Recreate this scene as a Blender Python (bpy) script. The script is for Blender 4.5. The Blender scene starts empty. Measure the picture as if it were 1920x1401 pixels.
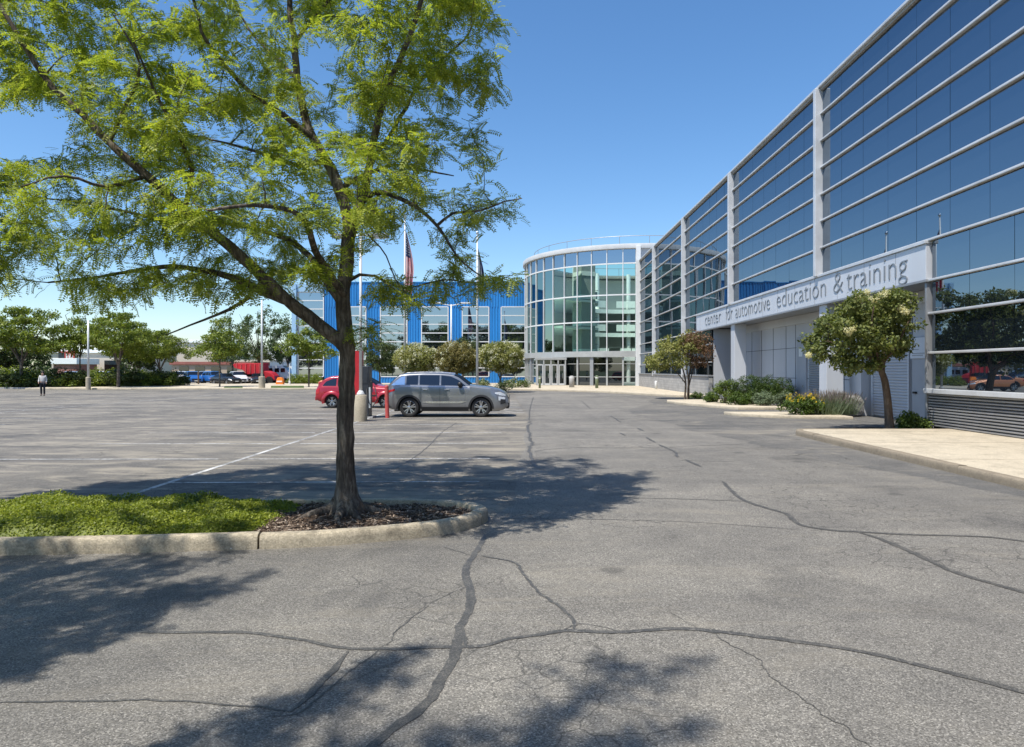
import bpy, bmesh, math, random
import numpy as np
from mathutils import Vector, Matrix
from math import sin, cos, pi, radians, sqrt, atan2

SC = bpy.context.scene
COL = SC.collection
RNG = np.random.default_rng(7)
random.seed(7)

# ------------------------------------------------------------------ camera model (1920 x 1401 photo)
FX, VX, VY, CAMH = 1300.0, 985.0, 694.0, 1.87
def P(x, y, Y):
    """photo pixel at depth Y -> world point"""
    return Vector(((x - VX) / FX * Y, Y, CAMH - (y - VY) / FX * Y))
def G(x, y, z=0.0):
    """photo pixel on the plane of height z -> world point"""
    Y = FX * (CAMH - z) / (y - VY)
    return Vector(((x - VX) / FX * Y, Y, z))

# ------------------------------------------------------------------ object helpers
def thing(name, label, cat, loc=(0, 0, 0), group=None):
    o = bpy.data.objects.new(name, None); COL.objects.link(o)
    o.empty_display_size = 0.2
    o.location = loc; o['label'] = label; o['category'] = cat
    if group: o['group'] = group
    return o
def tag(o, label=None, cat=None, group=None, kind=None):
    if label: o['label'] = label
    if cat: o['category'] = cat
    if group: o['group'] = group
    if kind: o['kind'] = kind
    return o
def link(name, me, parent=None):
    o = bpy.data.objects.new(name, me); COL.objects.link(o)
    if parent is not None:
        o.parent = parent
        if parent.parent is None and parent.type == 'EMPTY':
            o.matrix_parent_inverse = Matrix.Translation(-Vector(parent.location))
    return o
def copy_tree(o, parent=None):
    c = o.copy(); COL.objects.link(c)
    if parent is not None:
        mi = o.matrix_parent_inverse.copy(); c.parent = parent; c.matrix_parent_inverse = mi
    for ch in list(o.children):
        copy_tree(ch, c)
    return c

class MB:
    def __init__(s): s.v = []; s.f = []
    def add(s, vs, fs):
        b = len(s.v); s.v += [tuple(v) for v in vs]; s.f += [tuple(i + b for i in f) for f in fs]; return s
    def quad(s, a, b, c, d): return s.add([a, b, c, d], [(0, 1, 2, 3)])
    def box(s, x0, x1, y0, y1, z0, z1):
        return s.add([(x0,y0,z0),(x1,y0,z0),(x1,y1,z0),(x0,y1,z0),(x0,y0,z1),(x1,y0,z1),(x1,y1,z1),(x0,y1,z1)],
                     [(0,3,2,1),(4,5,6,7),(0,1,5,4),(1,2,6,5),(2,3,7,6),(3,0,4,7)])
    def obox(s, c, ux, uy, hx, hy, z0, z1):
        """box turned in plan: centre c, unit axes ux, uy"""
        c = Vector((c[0], c[1])); ux = Vector(ux[:2]); uy = Vector(uy[:2])
        q = [c - ux*hx - uy*hy, c + ux*hx - uy*hy, c + ux*hx + uy*hy, c - ux*hx + uy*hy]
        return s.prism(q, z0, z1)
    def prism(s, poly, z0, z1):
        n = len(poly)
        vs = [(p[0], p[1], z0) for p in poly] + [(p[0], p[1], z1) for p in poly]
        fs = [tuple(range(n - 1, -1, -1)), tuple(range(n, 2 * n))]
        fs += [(i, (i + 1) % n, n + (i + 1) % n, n + i) for i in range(n)]
        return s.add(vs, fs)
    def tube(s, pts, rad, n=8, cap=True):
        pts = [Vector(p) for p in pts]
        if not hasattr(rad, '__len__'): rad = [rad] * len(pts)
        vs = []; fs = []
        up = Vector((0.13, 0.21, 0.97))
        prev = None
        for i, p in enumerate(pts):
            d = (pts[min(i + 1, len(pts) - 1)] - pts[max(i - 1, 0)])
            if d.length < 1e-9: d = Vector((0, 0, 1))
            d.normalize()
            if prev is None:
                ref = up if abs(d.dot(up)) < 0.9 else Vector((1, 0.1, 0))
                a = d.cross(ref).normalized()
            else:
                a = (prev - d * prev.dot(d))
                a = a.normalized() if a.length > 1e-6 else d.cross(up).normalized()
            prev = a
            b = d.cross(a)
            for k in range(n):
                t = 2 * pi * k / n
                vs.append(p + (a * cos(t) + b * sin(t)) * rad[i])
        m = len(pts)
        for i in range(m - 1):
            for k in range(n):
                fs.append((i*n+k, i*n+(k+1)%n, (i+1)*n+(k+1)%n, (i+1)*n+k))
        if cap:
            fs.append(tuple(range(n - 1, -1, -1))); fs.append(tuple((m-1)*n + k for k in range(n)))
        return s.add(vs, fs)
    def lathe(s, prof, c=(0, 0, 0), n=20, axis='z', cap=True):
        """prof: list of (radius, height)"""
        vs = []; fs = []
        for r, h in prof:
            for k in range(n):
                t = 2 * pi * k / n
                if axis == 'z': vs.append((c[0] + r*cos(t), c[1] + r*sin(t), c[2] + h))
                elif axis == 'y': vs.append((c[0] + r*cos(t), c[1] + h, c[2] + r*sin(t)))
                else: vs.append((c[0] + h, c[1] + r*cos(t), c[2] + r*sin(t)))
        m = len(prof)
        for i in range(m - 1):
            for k in range(n):
                fs.append((i*n+k, i*n+(k+1)%n, (i+1)*n+(k+1)%n, (i+1)*n+k))
        if cap:
            fs.append(tuple(range(n - 1, -1, -1))); fs.append(tuple((m-1)*n + k for k in range(n)))
        return s.add(vs, fs)
    def grid(s, rows):
        """rows: list of equal-length point lists"""
        n = len(rows[0]); vs = [p for r in rows for p in r]; fs = []
        for i in range(len(rows) - 1):
            for k in range(n - 1):
                fs.append((i*n+k, i*n+k+1, (i+1)*n+k+1, (i+1)*n+k))
        return s.add(vs, fs)
    def build(s, name, mat, parent=None, smooth=False, bevel=0.0, fixn=True):
        me = bpy.data.meshes.new(name)
        bm = bmesh.new()
        vs = [bm.verts.new(v) for v in s.v]
        for f in s.f:
            try: bm.faces.new([vs[i] for i in f])
            except ValueError: pass
        if fixn: bmesh.ops.recalc_face_normals(bm, faces=bm.faces)
        if bevel > 0:
            es = [e for e in bm.edges if len(e.link_faces) == 2 and e.calc_face_angle(0) > 0.6]
            bmesh.ops.bevel(bm, geom=es, offset=bevel, segments=2, affect='EDGES', profile=0.6)
        if smooth:
            for f in bm.faces: f.smooth = True
        bm.to_mesh(me); bm.free()
        if smooth == 'auto':
            pass
        if mat is not None: me.materials.append(mat)
        return link(name, me, parent)

def np_mesh(name, V, F, mat, parent=None, smooth=False):
    """V (n,3), F (m,k) all faces of k corners"""
    me = bpy.data.meshes.new(name)
    V = np.asarray(V, dtype=np.float32); F = np.asarray(F, dtype=np.int32)
    k = F.shape[1]
    me.vertices.add(len(V)); me.loops.add(F.size); me.polygons.add(len(F))
    me.vertices.foreach_set('co', V.ravel())
    me.loops.foreach_set('vertex_index', F.ravel())
    me.polygons.foreach_set('loop_start', np.arange(0, F.size, k, dtype=np.int32))
    if smooth: me.polygons.foreach_set('use_smooth', np.ones(len(F), dtype=bool))
    me.update(calc_edges=True); me.validate()
    if mat is not None: me.materials.append(mat)
    return link(name, me, parent)

def sharp(o, ang=35):
    """smooth shading with sharp edges kept"""
    me = o.data
    me.polygons.foreach_set('use_smooth', [True] * len(me.polygons))
    try: me.set_sharp_from_angle(angle=radians(ang))
    except Exception: pass
    return o

# ------------------------------------------------------------------ materials
class NT:
    def __init__(s, name):
        s.m = bpy.data.materials.new(name); s.m.use_nodes = True
        s.t = s.m.node_tree; s.n = s.t.nodes
        for x in list(s.n): s.n.remove(x)
        s.out = s.n.new('ShaderNodeOutputMaterial')
    def new(s, typ, **kw):
        x = s.n.new(typ)
        for k, v in kw.items():
            if k.startswith('_'): setattr(x, k[1:], v)
            else:
                key = k.replace('__', ' ')
                x.inputs[key].default_value = v
        return x
    def lk(s, a, b): s.t.links.new(a, b)
    def noise(s, vec, scale, detail=3, rough=0.55, dist=0.0):
        n = s.new('ShaderNodeTexNoise'); n.inputs['Scale'].default_value = scale
        n.inputs['Detail'].default_value = detail; n.inputs['Roughness'].default_value = rough
        n.inputs['Distortion'].default_value = dist
        s.lk(vec, n.inputs['Vector']); return n.outputs['Fac']
    def ramp(s, fac, stops):
        r = s.new('ShaderNodeValToRGB')
        e = r.color_ramp.elements
        while len(e) < len(stops): e.new(0.5)
        for i, (p, c) in enumerate(stops):
            e[i].position = p; e[i].color = (c, c, c, 1) if not hasattr(c, '__len__') else (*c, 1)
        s.lk(fac, r.inputs[0]); return r.outputs[0]
    def mix(s, fac, a, b, mode='MIX'):
        m = s.new('ShaderNodeMix'); m.data_type = 'RGBA'; m.blend_type = mode
        for sock, val in ((m.inputs[0], fac), (m.inputs[6], a), (m.inputs[7], b)):
            if hasattr(val, 'links') or isinstance(val, bpy.types.NodeSocket): s.lk(val, sock)
            elif hasattr(val, '__len__'): sock.default_value = (*val, 1) if len(val) == 3 else val
            else: sock.default_value = val
        return m.outputs[2]
    def math(s, op, a, b=0.0):
        m = s.new('ShaderNodeMath'); m.operation = op
        for sock, val in ((m.inputs[0], a), (m.inputs[1], b)):
            if isinstance(val, bpy.types.NodeSocket): s.lk(val, sock)
            else: sock.default_value = val
        return m.outputs[0]
    def coords(s, kind='Object'):
        return s.new('ShaderNodeTexCoord').outputs[kind]
    def pos(s):
        return s.new('ShaderNodeNewGeometry').outputs['Position']
    def mapping(s, vec, scale=(1, 1, 1), rot=(0, 0, 0)):
        m = s.new('ShaderNodeMapping'); m.inputs['Scale'].default_value = scale; m.inputs['Rotation'].default_value = rot
        s.lk(vec, m.inputs['Vector']); return m.outputs[0]
    def bump(s, h, strength=0.3, dist=0.02):
        b = s.new('ShaderNodeBump'); b.inputs['Strength'].default_value = strength; b.inputs['Distance'].default_value = dist
        s.lk(h, b.inputs['Height']); return b.outputs[0]
    def surf(s, col, rough=0.7, metal=0.0, normal=None, spec=0.5, coat=0.0):
        p = s.new('ShaderNodeBsdfPrincipled')
        if isinstance(col, bpy.types.NodeSocket): s.lk(col, p.inputs['Base Color'])
        else: p.inputs['Base Color'].default_value = (*col, 1)
        if isinstance(rough, bpy.types.NodeSocket): s.lk(rough, p.inputs['Roughness'])
        else: p.inputs['Roughness'].default_value = rough
        p.inputs['Metallic'].default_value = metal
        p.inputs['Specular IOR Level'].default_value = spec
        p.inputs['Coat Weight'].default_value = coat
        p.inputs['Coat Roughness'].default_value = 0.04
        if normal is not None: s.lk(normal, p.inputs['Normal'])
        s.lk(p.outputs[0], s.out.inputs[0]); return p

def sc(c, k): return tuple(max(0.0, min(1.0, x * k)) for x in c)

def pmat(name, col, rough=0.6, metal=0.0, var=0.14, scale=3.0, bump=0.0, bscale=60.0, spec=0.5, coat=0.0, world=False, streak=False):
    t = NT(name)
    v = t.pos() if world else t.coords()
    vv = t.mapping(v, (1, 1, 0.15)) if streak else v
    f = t.noise(vv, scale, 4, 0.6)
    c = t.mix(t.ramp(f, [(0.3, 0.0), (0.7, 1.0)]), sc(col, 1 - var), sc(col, 1 + var))
    nrm = None
    if bump > 0:
        nrm = t.bump(t.noise(v, bscale, 3), bump, 0.01)
    r = t.ramp(t.noise(v, scale * 2.3, 2), [(0.3, max(0.0, rough - 0.06)), (0.7, min(1.0, rough + 0.06))])
    t.surf(c, r, metal, nrm, spec, coat)
    return t.m

def leafmat(name, c1, c2, c3=None, trans=0.35, rough=0.5, island=True, clump=1.2):
    """leaf faces of differing green, each leaf its own tone"""
    t = NT(name)
    g = t.new('ShaderNodeNewGeometry')
    f = t.noise(t.coords(), clump, 2)
    if island:
        f = t.math('ADD', t.math('MULTIPLY', g.outputs['Random Per Island'], 0.6), t.math('MULTIPLY', f, 0.5))
    st = [(0.15, c1), (0.85, c2)] if c3 is None else [(0.12, c1), (0.55, c2), (0.92, c3)]
    col = t.ramp(f, st)
    p = t.new('ShaderNodeBsdfPrincipled'); t.lk(col, p.inputs['Base Color'])
    p.inputs['Roughness'].default_value = rough; p.inputs['Specular IOR Level'].default_value = 0.35
    tr = t.new('ShaderNodeBsdfTranslucent')
    c2_ = t.mix(1.0, col, (1.25, 1.3, 0.55, 1), 'MULTIPLY'); t.lk(c2_, tr.inputs[0])
    m = t.new('ShaderNodeMixShader'); m.inputs[0].default_value = trans
    t.lk(p.outputs[0], m.inputs[1]); t.lk(tr.outputs[0], m.inputs[2]); t.lk(m.outputs[0], t.out.inputs[0])
    return t.m

def mirror_glass(name, tint=(0.26, 0.29, 0.33), base=(0.006, 0.009, 0.013), wave=0.0):
    t = NT(name)
    d = t.new('ShaderNodeBsdfDiffuse'); d.inputs[0].default_value = (*base, 1)
    g = t.new('ShaderNodeBsdfGlossy'); g.inputs['Color'].default_value = (*tint, 1); g.inputs['Roughness'].default_value = 0.012
    if wave:
        g_n = t.bump(t.noise(t.pos(), 0.5, 1), wave, 0.02); t.lk(g_n, g.inputs['Normal'])
    a = t.new('ShaderNodeAddShader'); t.lk(d.outputs[0], a.inputs[0]); t.lk(g.outputs[0], a.inputs[1])
    t.lk(a.outputs[0], t.out.inputs[0]); return t.m

def clear_glass(name, tint=(0.55, 0.66, 0.62), refl=(0.8, 0.85, 0.9), ior=1.5, extra=0.05):
    t = NT(name)
    tr = t.new('ShaderNodeBsdfTransparent'); tr.inputs[0].default_value = (*tint, 1)
    g = t.new('ShaderNodeBsdfGlossy'); g.inputs['Color'].default_value = (*refl, 1); g.inputs['Roughness'].default_value = 0.01
    fr = t.new('ShaderNodeFresnel'); fr.inputs[0].default_value = ior
    fac = t.math('ADD', fr.outputs[0], extra)
    m = t.new('ShaderNodeMixShader'); t.lk(fac, m.inputs[0]); t.lk(tr.outputs[0], m.inputs[1]); t.lk(g.outputs[0], m.inputs[2])
    t.lk(m.outputs[0], t.out.inputs[0]); return t.m

# --- asphalt
def make_asphalt(name, lo, hi, cracks=True, fine=150, bright=0.55):
    t = NT(name)
    v = t.pos()
    big = t.noise(v, 0.16, 5, 0.62, 0.4)
    st = t.noise(t.mapping(v, (0.10, 0.75, 1)), 1.0, 5, 0.65, 0.3)       # long worn bands across the stalls
    med = t.noise(v, 1.7, 5, 0.6)
    f = t.math('ADD', t.math('MULTIPLY', big, 0.45), t.math('ADD', t.math('MULTIPLY', st, 0.35), t.math('MULTIPLY', med, 0.2)))
    base = t.ramp(f, [(0.40, lo), (0.49, tuple((a*0.55 + b*0.45) for a, b in zip(lo, hi))), (0.58, hi)])
    # exposed aggregate
    vo = t.new('ShaderNodeTexVoronoi'); vo.inputs['Scale'].default_value = fine; t.lk(v, vo.inputs['Vector'])
    ag = t.new('ShaderNodeSeparateColor'); t.lk(vo.outputs['Color'], ag.inputs[0])
    agr = t.ramp(ag.outputs[0], [(0.0, 0.34), (0.4, 0.80), (0.8, 1.14), (1.0, 2.0)])
    col = t.mix(0.85, base, agr, 'MULTIPLY')
    spots = t.ramp(t.noise(v, 0.55, 3, 0.7, 0.6), [(0.55, 0.0), (0.68, 1.0)])
    col = t.mix(t.math('MULTIPLY', spots, 0.35), col, (0.045, 0.045, 0.046))
    bri = t.ramp(t.noise(t.mapping(v, (0.5, 1.6, 1)), 0.8, 6, 0.72, 1.0), [(0.53 if bright < .7 else 0.48, 0.0), (0.63 if bright < .7 else 0.60, 1.0)])
    col = t.mix(t.math('MULTIPLY', bri, bright), col, (0.31, 0.275, 0.215))
    # oil drips and faint tyre tracks
    dv = t.new('ShaderNodeTexVoronoi'); dv.inputs['Scale'].default_value = 0.9; t.lk(v, dv.inputs['Vector'])
    dn = t.math('ADD', dv.outputs['Distance'], t.math('MULTIPLY', t.noise(v, 6, 3), 0.25))
    dr = t.math('MULTIPLY', t.ramp(dn, [(0.20, 1.0), (0.27, 0.0)]), t.ramp(t.noise(v, 0.21, 2), [(0.48, 0.0), (0.56, 1.0)]))
    col = t.mix(t.math('MULTIPLY', dr, 0.5), col, (0.05, 0.048, 0.046))
    tk_ = t.ramp(t.noise(t.mapping(v, (0.9, 0.05, 1)), 1.0, 3, 0.6), [(0.50, 0.0), (0.62, 1.0)])
    col = t.mix(t.math('MULTIPLY', tk_, 0.16), col, (0.07, 0.068, 0.066))
    h = t.noise(v, 90, 3, 0.7)
    if cracks:
        wv = t.new('ShaderNodeVectorMath'); wv.operation = 'ADD'
        nz = t.new('ShaderNodeTexNoise'); nz.inputs['Scale'].default_value = 1.6; nz.inputs['Detail'].default_value = 4; t.lk(v, nz.inputs['Vector'])
        sm = t.new('ShaderNodeVectorMath'); sm.operation = 'SCALE'; sm.inputs['Scale'].default_value = 0.55
        t.lk(nz.outputs['Color'], sm.inputs[0]); t.lk(v, wv.inputs[0]); t.lk(sm.outputs[0], wv.inputs[1])
        ce = t.new('ShaderNodeTexVoronoi'); ce.feature = 'DISTANCE_TO_EDGE'; ce.inputs['Scale'].default_value = 3.2; t.lk(wv.outputs[0], ce.inputs['Vector'])
        ln = t.ramp(ce.outputs['Distance'], [(0.0, 1.0), (0.030, 0.0)])
        mk = t.ramp(t.noise(v, 0.33, 3, 0.6, 0.3), [(0.50, 0.0), (0.58, 1.0)])
        col = t.mix(t.math('MULTIPLY', t.math('MULTIPLY', ln, mk), 0.7), col, (0.035, 0.034, 0.033))
    n1 = t.bump(t.math('ADD', t.math('MULTIPLY', ag.outputs[1], 0.8), h), 0.5, 0.006)
    t.surf(col, 0.86, 0, n1, 0.3)
    return t.m

M = {}
M['asphalt'] = make_asphalt('asphalt', (0.098, 0.094, 0.088), (0.235, 0.212, 0.175), bright=0.8)
M['asphalt_lane'] = make_asphalt('asphalt_lane', (0.152, 0.143, 0.128), (0.240, 0.223, 0.192), fine=125, bright=0.22)
M['asphalt_new'] = make_asphalt('asphalt_patch', (0.105, 0.103, 0.099), (0.185, 0.173, 0.152), False)
def tar():
    t = NT('tar'); v = t.pos()
    vo = t.new('ShaderNodeTexVoronoi'); vo.inputs['Scale'].default_value = 150; t.lk(v, vo.inputs['Vector'])
    s_ = t.new('ShaderNodeSeparateColor'); t.lk(vo.outputs['Color'], s_.inputs[0])
    f = t.math('ADD', t.math('MULTIPLY', s_.outputs[0], 0.5), t.math('MULTIPLY', t.noise(v, 7, 4, 0.7), 0.6))
    c = t.ramp(f, [(0.25, (0.042, 0.041, 0.038)), (0.62, (0.080, 0.076, 0.068)), (0.88, (0.17, 0.158, 0.135))])
    c = t.mix(t.ramp(t.noise(v, 17, 4, 0.75), [(0.57, 0.0), (0.66, 0.85)]), c, (0.20, 0.185, 0.158))
    t.surf(c, 0.6, 0, t.bump(s_.outputs[1], 0.2, 0.003), 0.4); return t.m
M['tar'] = tar()
def stripe():
    t = NT('worn_white_paint'); v = t.pos()
    f = t.noise(v, 14, 5, 0.75); g_ = t.noise(v, 1.1, 4, 0.7)
    k = t.ramp(t.math('ADD', t.math('MULTIPLY', f, 0.6), t.math('MULTIPLY', g_, 0.5)), [(0.475, 0.0), (0.64, 1.0)])
    c = t.mix(k, (0.16, 0.155, 0.145), (0.62, 0.61, 0.58)); t.surf(c, 0.75, 0, None, 0.3); return t.m
M['stripe'] = stripe()
def concrete(name, col, dirt=0.5, agg=120, bump=0.4):
    t = NT(name); v = t.pos()
    a = t.noise(v, 1.2, 5, 0.65); b = t.noise(v, 9, 5, 0.7)
    f = t.math('ADD', t.math('MULTIPLY', a, 0.55), t.math('MULTIPLY', b, 0.45))
    c = t.ramp(f, [(0.32, sc(col, 1 - dirt)), (0.5, sc(col, 0.92)), (0.7, sc(col, 1.1))])
    vo = t.new('ShaderNodeTexVoronoi'); vo.inputs['Scale'].default_value = agg; t.lk(v, vo.inputs['Vector'])
    s_ = t.new('ShaderNodeSeparateColor'); t.lk(vo.outputs['Color'], s_.inputs[0])
    c = t.mix(0.5, c, t.ramp(s_.outputs[0], [(0, 0.6), (0.5, 1.0), (1, 1.4)]), 'MULTIPLY')
    t.surf(c, 0.85, 0, t.bump(t.math('ADD', s_.outputs[1], b), bump, 0.006), 0.3); return t.m
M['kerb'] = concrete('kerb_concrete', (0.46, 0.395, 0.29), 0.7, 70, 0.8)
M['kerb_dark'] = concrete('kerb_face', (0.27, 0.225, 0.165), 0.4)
M['paving'] = concrete('buff_paving', (0.54, 0.465, 0.345), 0.4, 90, 0.2)
M['conc_base'] = concrete('lamp_base_concrete', (0.44, 0.38, 0.28), 0.3)
M['conc_grey'] = concrete('grey_concrete', (0.42, 0.41, 0.39), 0.25)
M['rock'] = concrete('rock_grey', (0.36, 0.35, 0.33), 0.4, 40, 0.6)
M['soil'] = pmat('mulch_soil', (0.060, 0.040, 0.028), 0.95, var=0.45, scale=14, bump=0.8, bscale=45, world=True)
M['turf'] = pmat('turf', (0.075, 0.10, 0.03), 0.95, var=0.4, scale=6, bump=0.6, bscale=40, world=True)
def chips():
    t = NT('mulch_chip'); g_ = t.new('ShaderNodeNewGeometry')
    c = t.ramp(g_.outputs['Random Per Island'], [(0.0, (0.05, 0.033, 0.023)), (0.5, (0.15, 0.105, 0.075)), (0.85, (0.30, 0.23, 0.175)), (1.0, (0.48, 0.40, 0.32))])
    t.surf(c, 0.9, 0, None, 0.2); return t.m
M['chip'] = chips()
def bark(name, c1, c2, c3, sx=9):
    t = NT(name); v = t.coords()
    w = t.noise(t.mapping(v, (sx, sx, sx * 0.16)), 2.2, 6, 0.7, 0.6)
    b = t.noise(v, 2.6, 4, 0.65)
    f = t.math('ADD', t.math('MULTIPLY', w, 0.65), t.math('MULTIPLY', b, 0.35))
    c = t.ramp(f, [(0.33, c1), (0.5, c2), (0.66, c3)])
    t.surf(c, 0.92, 0, t.bump(w, 1.0, 0.035), 0.2); return t.m
M['bark'] = bark('locust_bark', (0.028, 0.023, 0.019), (0.125, 0.102, 0.083), (0.36, 0.31, 0.25))
M['bark_brown'] = bark('brown_bark', (0.06, 0.042, 0.03), (0.13, 0.095, 0.07), (0.23, 0.18, 0.13))
M['leaf_locust'] = leafmat('locust_leaf', (0.155, 0.215, 0.05), (0.31, 0.37, 0.065), (0.49, 0.50, 0.09), 0.5)
M['leaf_far'] = leafmat('far_leaf', (0.085, 0.125, 0.022), (0.165, 0.215, 0.03), (0.27, 0.30, 0.04), 0.35, clump=0.6)
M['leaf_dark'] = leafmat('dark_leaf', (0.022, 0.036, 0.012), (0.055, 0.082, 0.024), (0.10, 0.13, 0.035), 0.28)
M['leaf_loose'] = leafmat('loose_leaf', (0.05, 0.085, 0.028), (0.09, 0.135, 0.045), (0.14, 0.18, 0.06), 0.35)
M['leaf_lilac'] = leafmat('lilac_leaf', (0.045, 0.065, 0.018), (0.125, 0.155, 0.038), (0.26, 0.27, 0.085), 0.32, 0.62)
M['leaf_round'] = leafmat('round_leaf', (0.11, 0.13, 0.03), (0.24, 0.245, 0.06), (0.42, 0.40, 0.16), 0.32, 0.7)
M['leaf_bronze'] = leafmat('bronze_leaf', (0.085, 0.085, 0.022), (0.19, 0.165, 0.045), (0.30, 0.24, 0.09), 0.3, 0.7)
M['leaf_rust'] = leafmat('rust_leaf', (0.09, 0.05, 0.03), (0.17, 0.09, 0.05), (0.24, 0.15, 0.08), 0.3)
M['leaf_hedge'] = leafmat('hedge_leaf', (0.030, 0.055, 0.010), (0.075, 0.125, 0.018), (0.13, 0.19, 0.03), 0.3)
M['leaf_box'] = leafmat('box_leaf', (0.018, 0.036, 0.008), (0.05, 0.088, 0.014), (0.11, 0.165, 0.025), 0.25)
M['leaf_light'] = leafmat('light_leaf', (0.07, 0.11, 0.02), (0.135, 0.19, 0.035), (0.20, 0.25, 0.06), 0.35)
M['leaf_silver'] = leafmat('silver_leaf', (0.10, 0.14, 0.08), (0.17, 0.22, 0.13), (0.26, 0.31, 0.19), 0.25)
M['leaf_ground'] = leafmat('ground_leaf', (0.085, 0.115, 0.014), (0.215, 0.26, 0.026), (0.37, 0.40, 0.045), 0.3, clump=2.4)
M['blossom_cream'] = leafmat('cream_blossom', (0.60, 0.56, 0.34), (0.76, 0.71, 0.46), None, 0.3)
M['blossom_white'] = leafmat('white_blossom', (0.52, 0.51, 0.36), (0.74, 0.71, 0.54), None, 0.3)
M['flower_yellow'] = leafmat('yellow_flower', (0.60, 0.40, 0.01), (0.80, 0.58, 0.03), None, 0.2)
M['flower_lavender'] = leafmat('lavender_spike', (0.16, 0.13, 0.13), (0.26, 0.21, 0.20), (0.33, 0.29, 0.22), 0.2)
# --- building
M['frame'] = pmat('silver_frame', (0.61, 0.62, 0.63), 0.42, 0.2, 0.14, 1.2)
M['frame_grey'] = pmat('grey_frame', (0.30, 0.31, 0.32), 0.5, 0.3, 0.08, 2.0)
M['rim_grey'] = pmat('rim_grey', (0.56, 0.57, 0.57), 0.5, 0.0, 0.1, 1.0)
M['canopy'] = pmat('canopy_grey', (0.36, 0.37, 0.36), 0.5, 0.0, 0.1, 1.0)
M['frame_white'] = pmat('white_frame', (0.70, 0.71, 0.70), 0.45, 0.0, 0.05, 2.0)
M['sign_panel'] = pmat('sign_aluminium', (0.62, 0.64, 0.67), 0.45, 0.15, 0.05, 0.8, streak=True)
M['letter'] = pmat('letter_metal', (0.24, 0.26, 0.28), 0.45, 0.2, 0.10)
M['panel'] = pmat('grey_metal_panel', (0.50, 0.515, 0.54), 0.5, 0.1, 0.06, 0.7, streak=True)
M['panel_lt'] = pmat('pale_metal_panel', (0.55, 0.57, 0.60), 0.5, 0.1, 0.05, 0.7, streak=True)
M['door'] = pmat('grey_door', (0.36, 0.375, 0.40), 0.5, 0.05, 0.05, 0.9)
M['joint'] = pmat('dark_joint', (0.11, 0.115, 0.12), 0.8)
M['dark'] = pmat('dark_backing', (0.010, 0.012, 0.014), 0.7)
M['black'] = pmat('black_plastic', (0.012, 0.012, 0.013), 0.55)
M['louvre'] = pmat('louvre_metal', (0.34, 0.335, 0.33), 0.4, 0.35, 0.10, 1.5)
M['roof'] = pmat('roof_gravel', (0.35, 0.34, 0.32), 0.9, var=0.1, bump=0.3)
M['facade_glass'] = mirror_glass('facade_glass', (0.235, 0.275, 0.315), wave=0.14)
M['window_glass'] = mirror_glass('window_glass', (0.30, 0.35, 0.40), (0.008, 0.010, 0.012))
M['dark_glass'] = mirror_glass('dark_glass', (0.11, 0.12, 0.13), (0.004, 0.006, 0.006))
M['drum_glass'] = clear_glass('rotunda_glass', (0.62, 0.82, 0.71), (0.28, 0.36, 0.34), 1.42, 0.0)
M['door_glass'] = clear_glass('door_glass', (0.50, 0.58, 0.55), (0.8, 0.88, 0.88), 1.5, 0.05)
M['blue_metal'] = pmat('blue_metal', (0.022, 0.205, 0.52), 0.42, 0.0, 0.16, 0.6, streak=True)
M['pale_blue'] = pmat('pale_blue_metal', (0.30, 0.48, 0.66), 0.45, 0.0, 0.06, 0.5)
M['white_in'] = pmat('interior_white', (0.86, 0.88, 0.85), 0.7, 0, 0.05)
M['grey_in'] = pmat('interior_grey', (0.34, 0.36, 0.35), 0.8, 0, 0.08, 0.4)
M['cream_wall'] = pmat('cream_wall', (0.66, 0.58, 0.47), 0.85, 0, 0.08, 0.3, world=True)
M['tan_wall'] = pmat('tan_wall', (0.45, 0.36, 0.26), 0.85, 0, 0.1, 0.3, world=True)
M['roof_red'] = pmat('red_brown_roof', (0.30, 0.11, 0.085), 0.8, 0, 0.12, 1.0, world=True)
def brick(name, c1, c2, mort, scale=1.0, plane='yz'):
    t = NT(name); v = t.pos()
    sx = t.new('ShaderNodeSeparateXYZ'); t.lk(v, sx.inputs[0]); cb = t.new('ShaderNodeCombineXYZ')
    t.lk(sx.outputs[1 if plane == 'yz' else 0], cb.inputs[0]); t.lk(sx.outputs[2], cb.inputs[1])
    b = t.new('ShaderNodeTexBrick'); b.inputs['Scale'].default_value = scale
    b.inputs['Brick Width'].default_value = 0.42; b.inputs['Row Height'].default_value = 0.2; b.inputs['Mortar Size'].default_value = 0.012
    b.inputs['Color1'].default_value = (*c1, 1); b.inputs['Color2'].default_value = (*c2, 1); b.inputs['Mortar'].default_value = (*mort, 1)
    t.lk(cb.outputs[0], b.inputs['Vector'])
    c = t.mix(0.5, b.outputs[0], t.ramp(t.noise(v, 1.0, 4), [(0.3, 0.75), (0.7, 1.15)]), 'MULTIPLY')
    t.surf(c, 0.9, 0, t.bump(b.outputs['Fac'], -0.4, 0.01), 0.2); return t.m
M['block'] = brick('grey_block', (0.34, 0.335, 0.32), (0.42, 0.41, 0.39), (0.28, 0.27, 0.26))
M['brick_red'] = brick('red_brick', (0.30, 0.11, 0.085), (0.37, 0.16, 0.12), (0.4, 0.34, 0.3), 1.0, 'xz')
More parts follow.
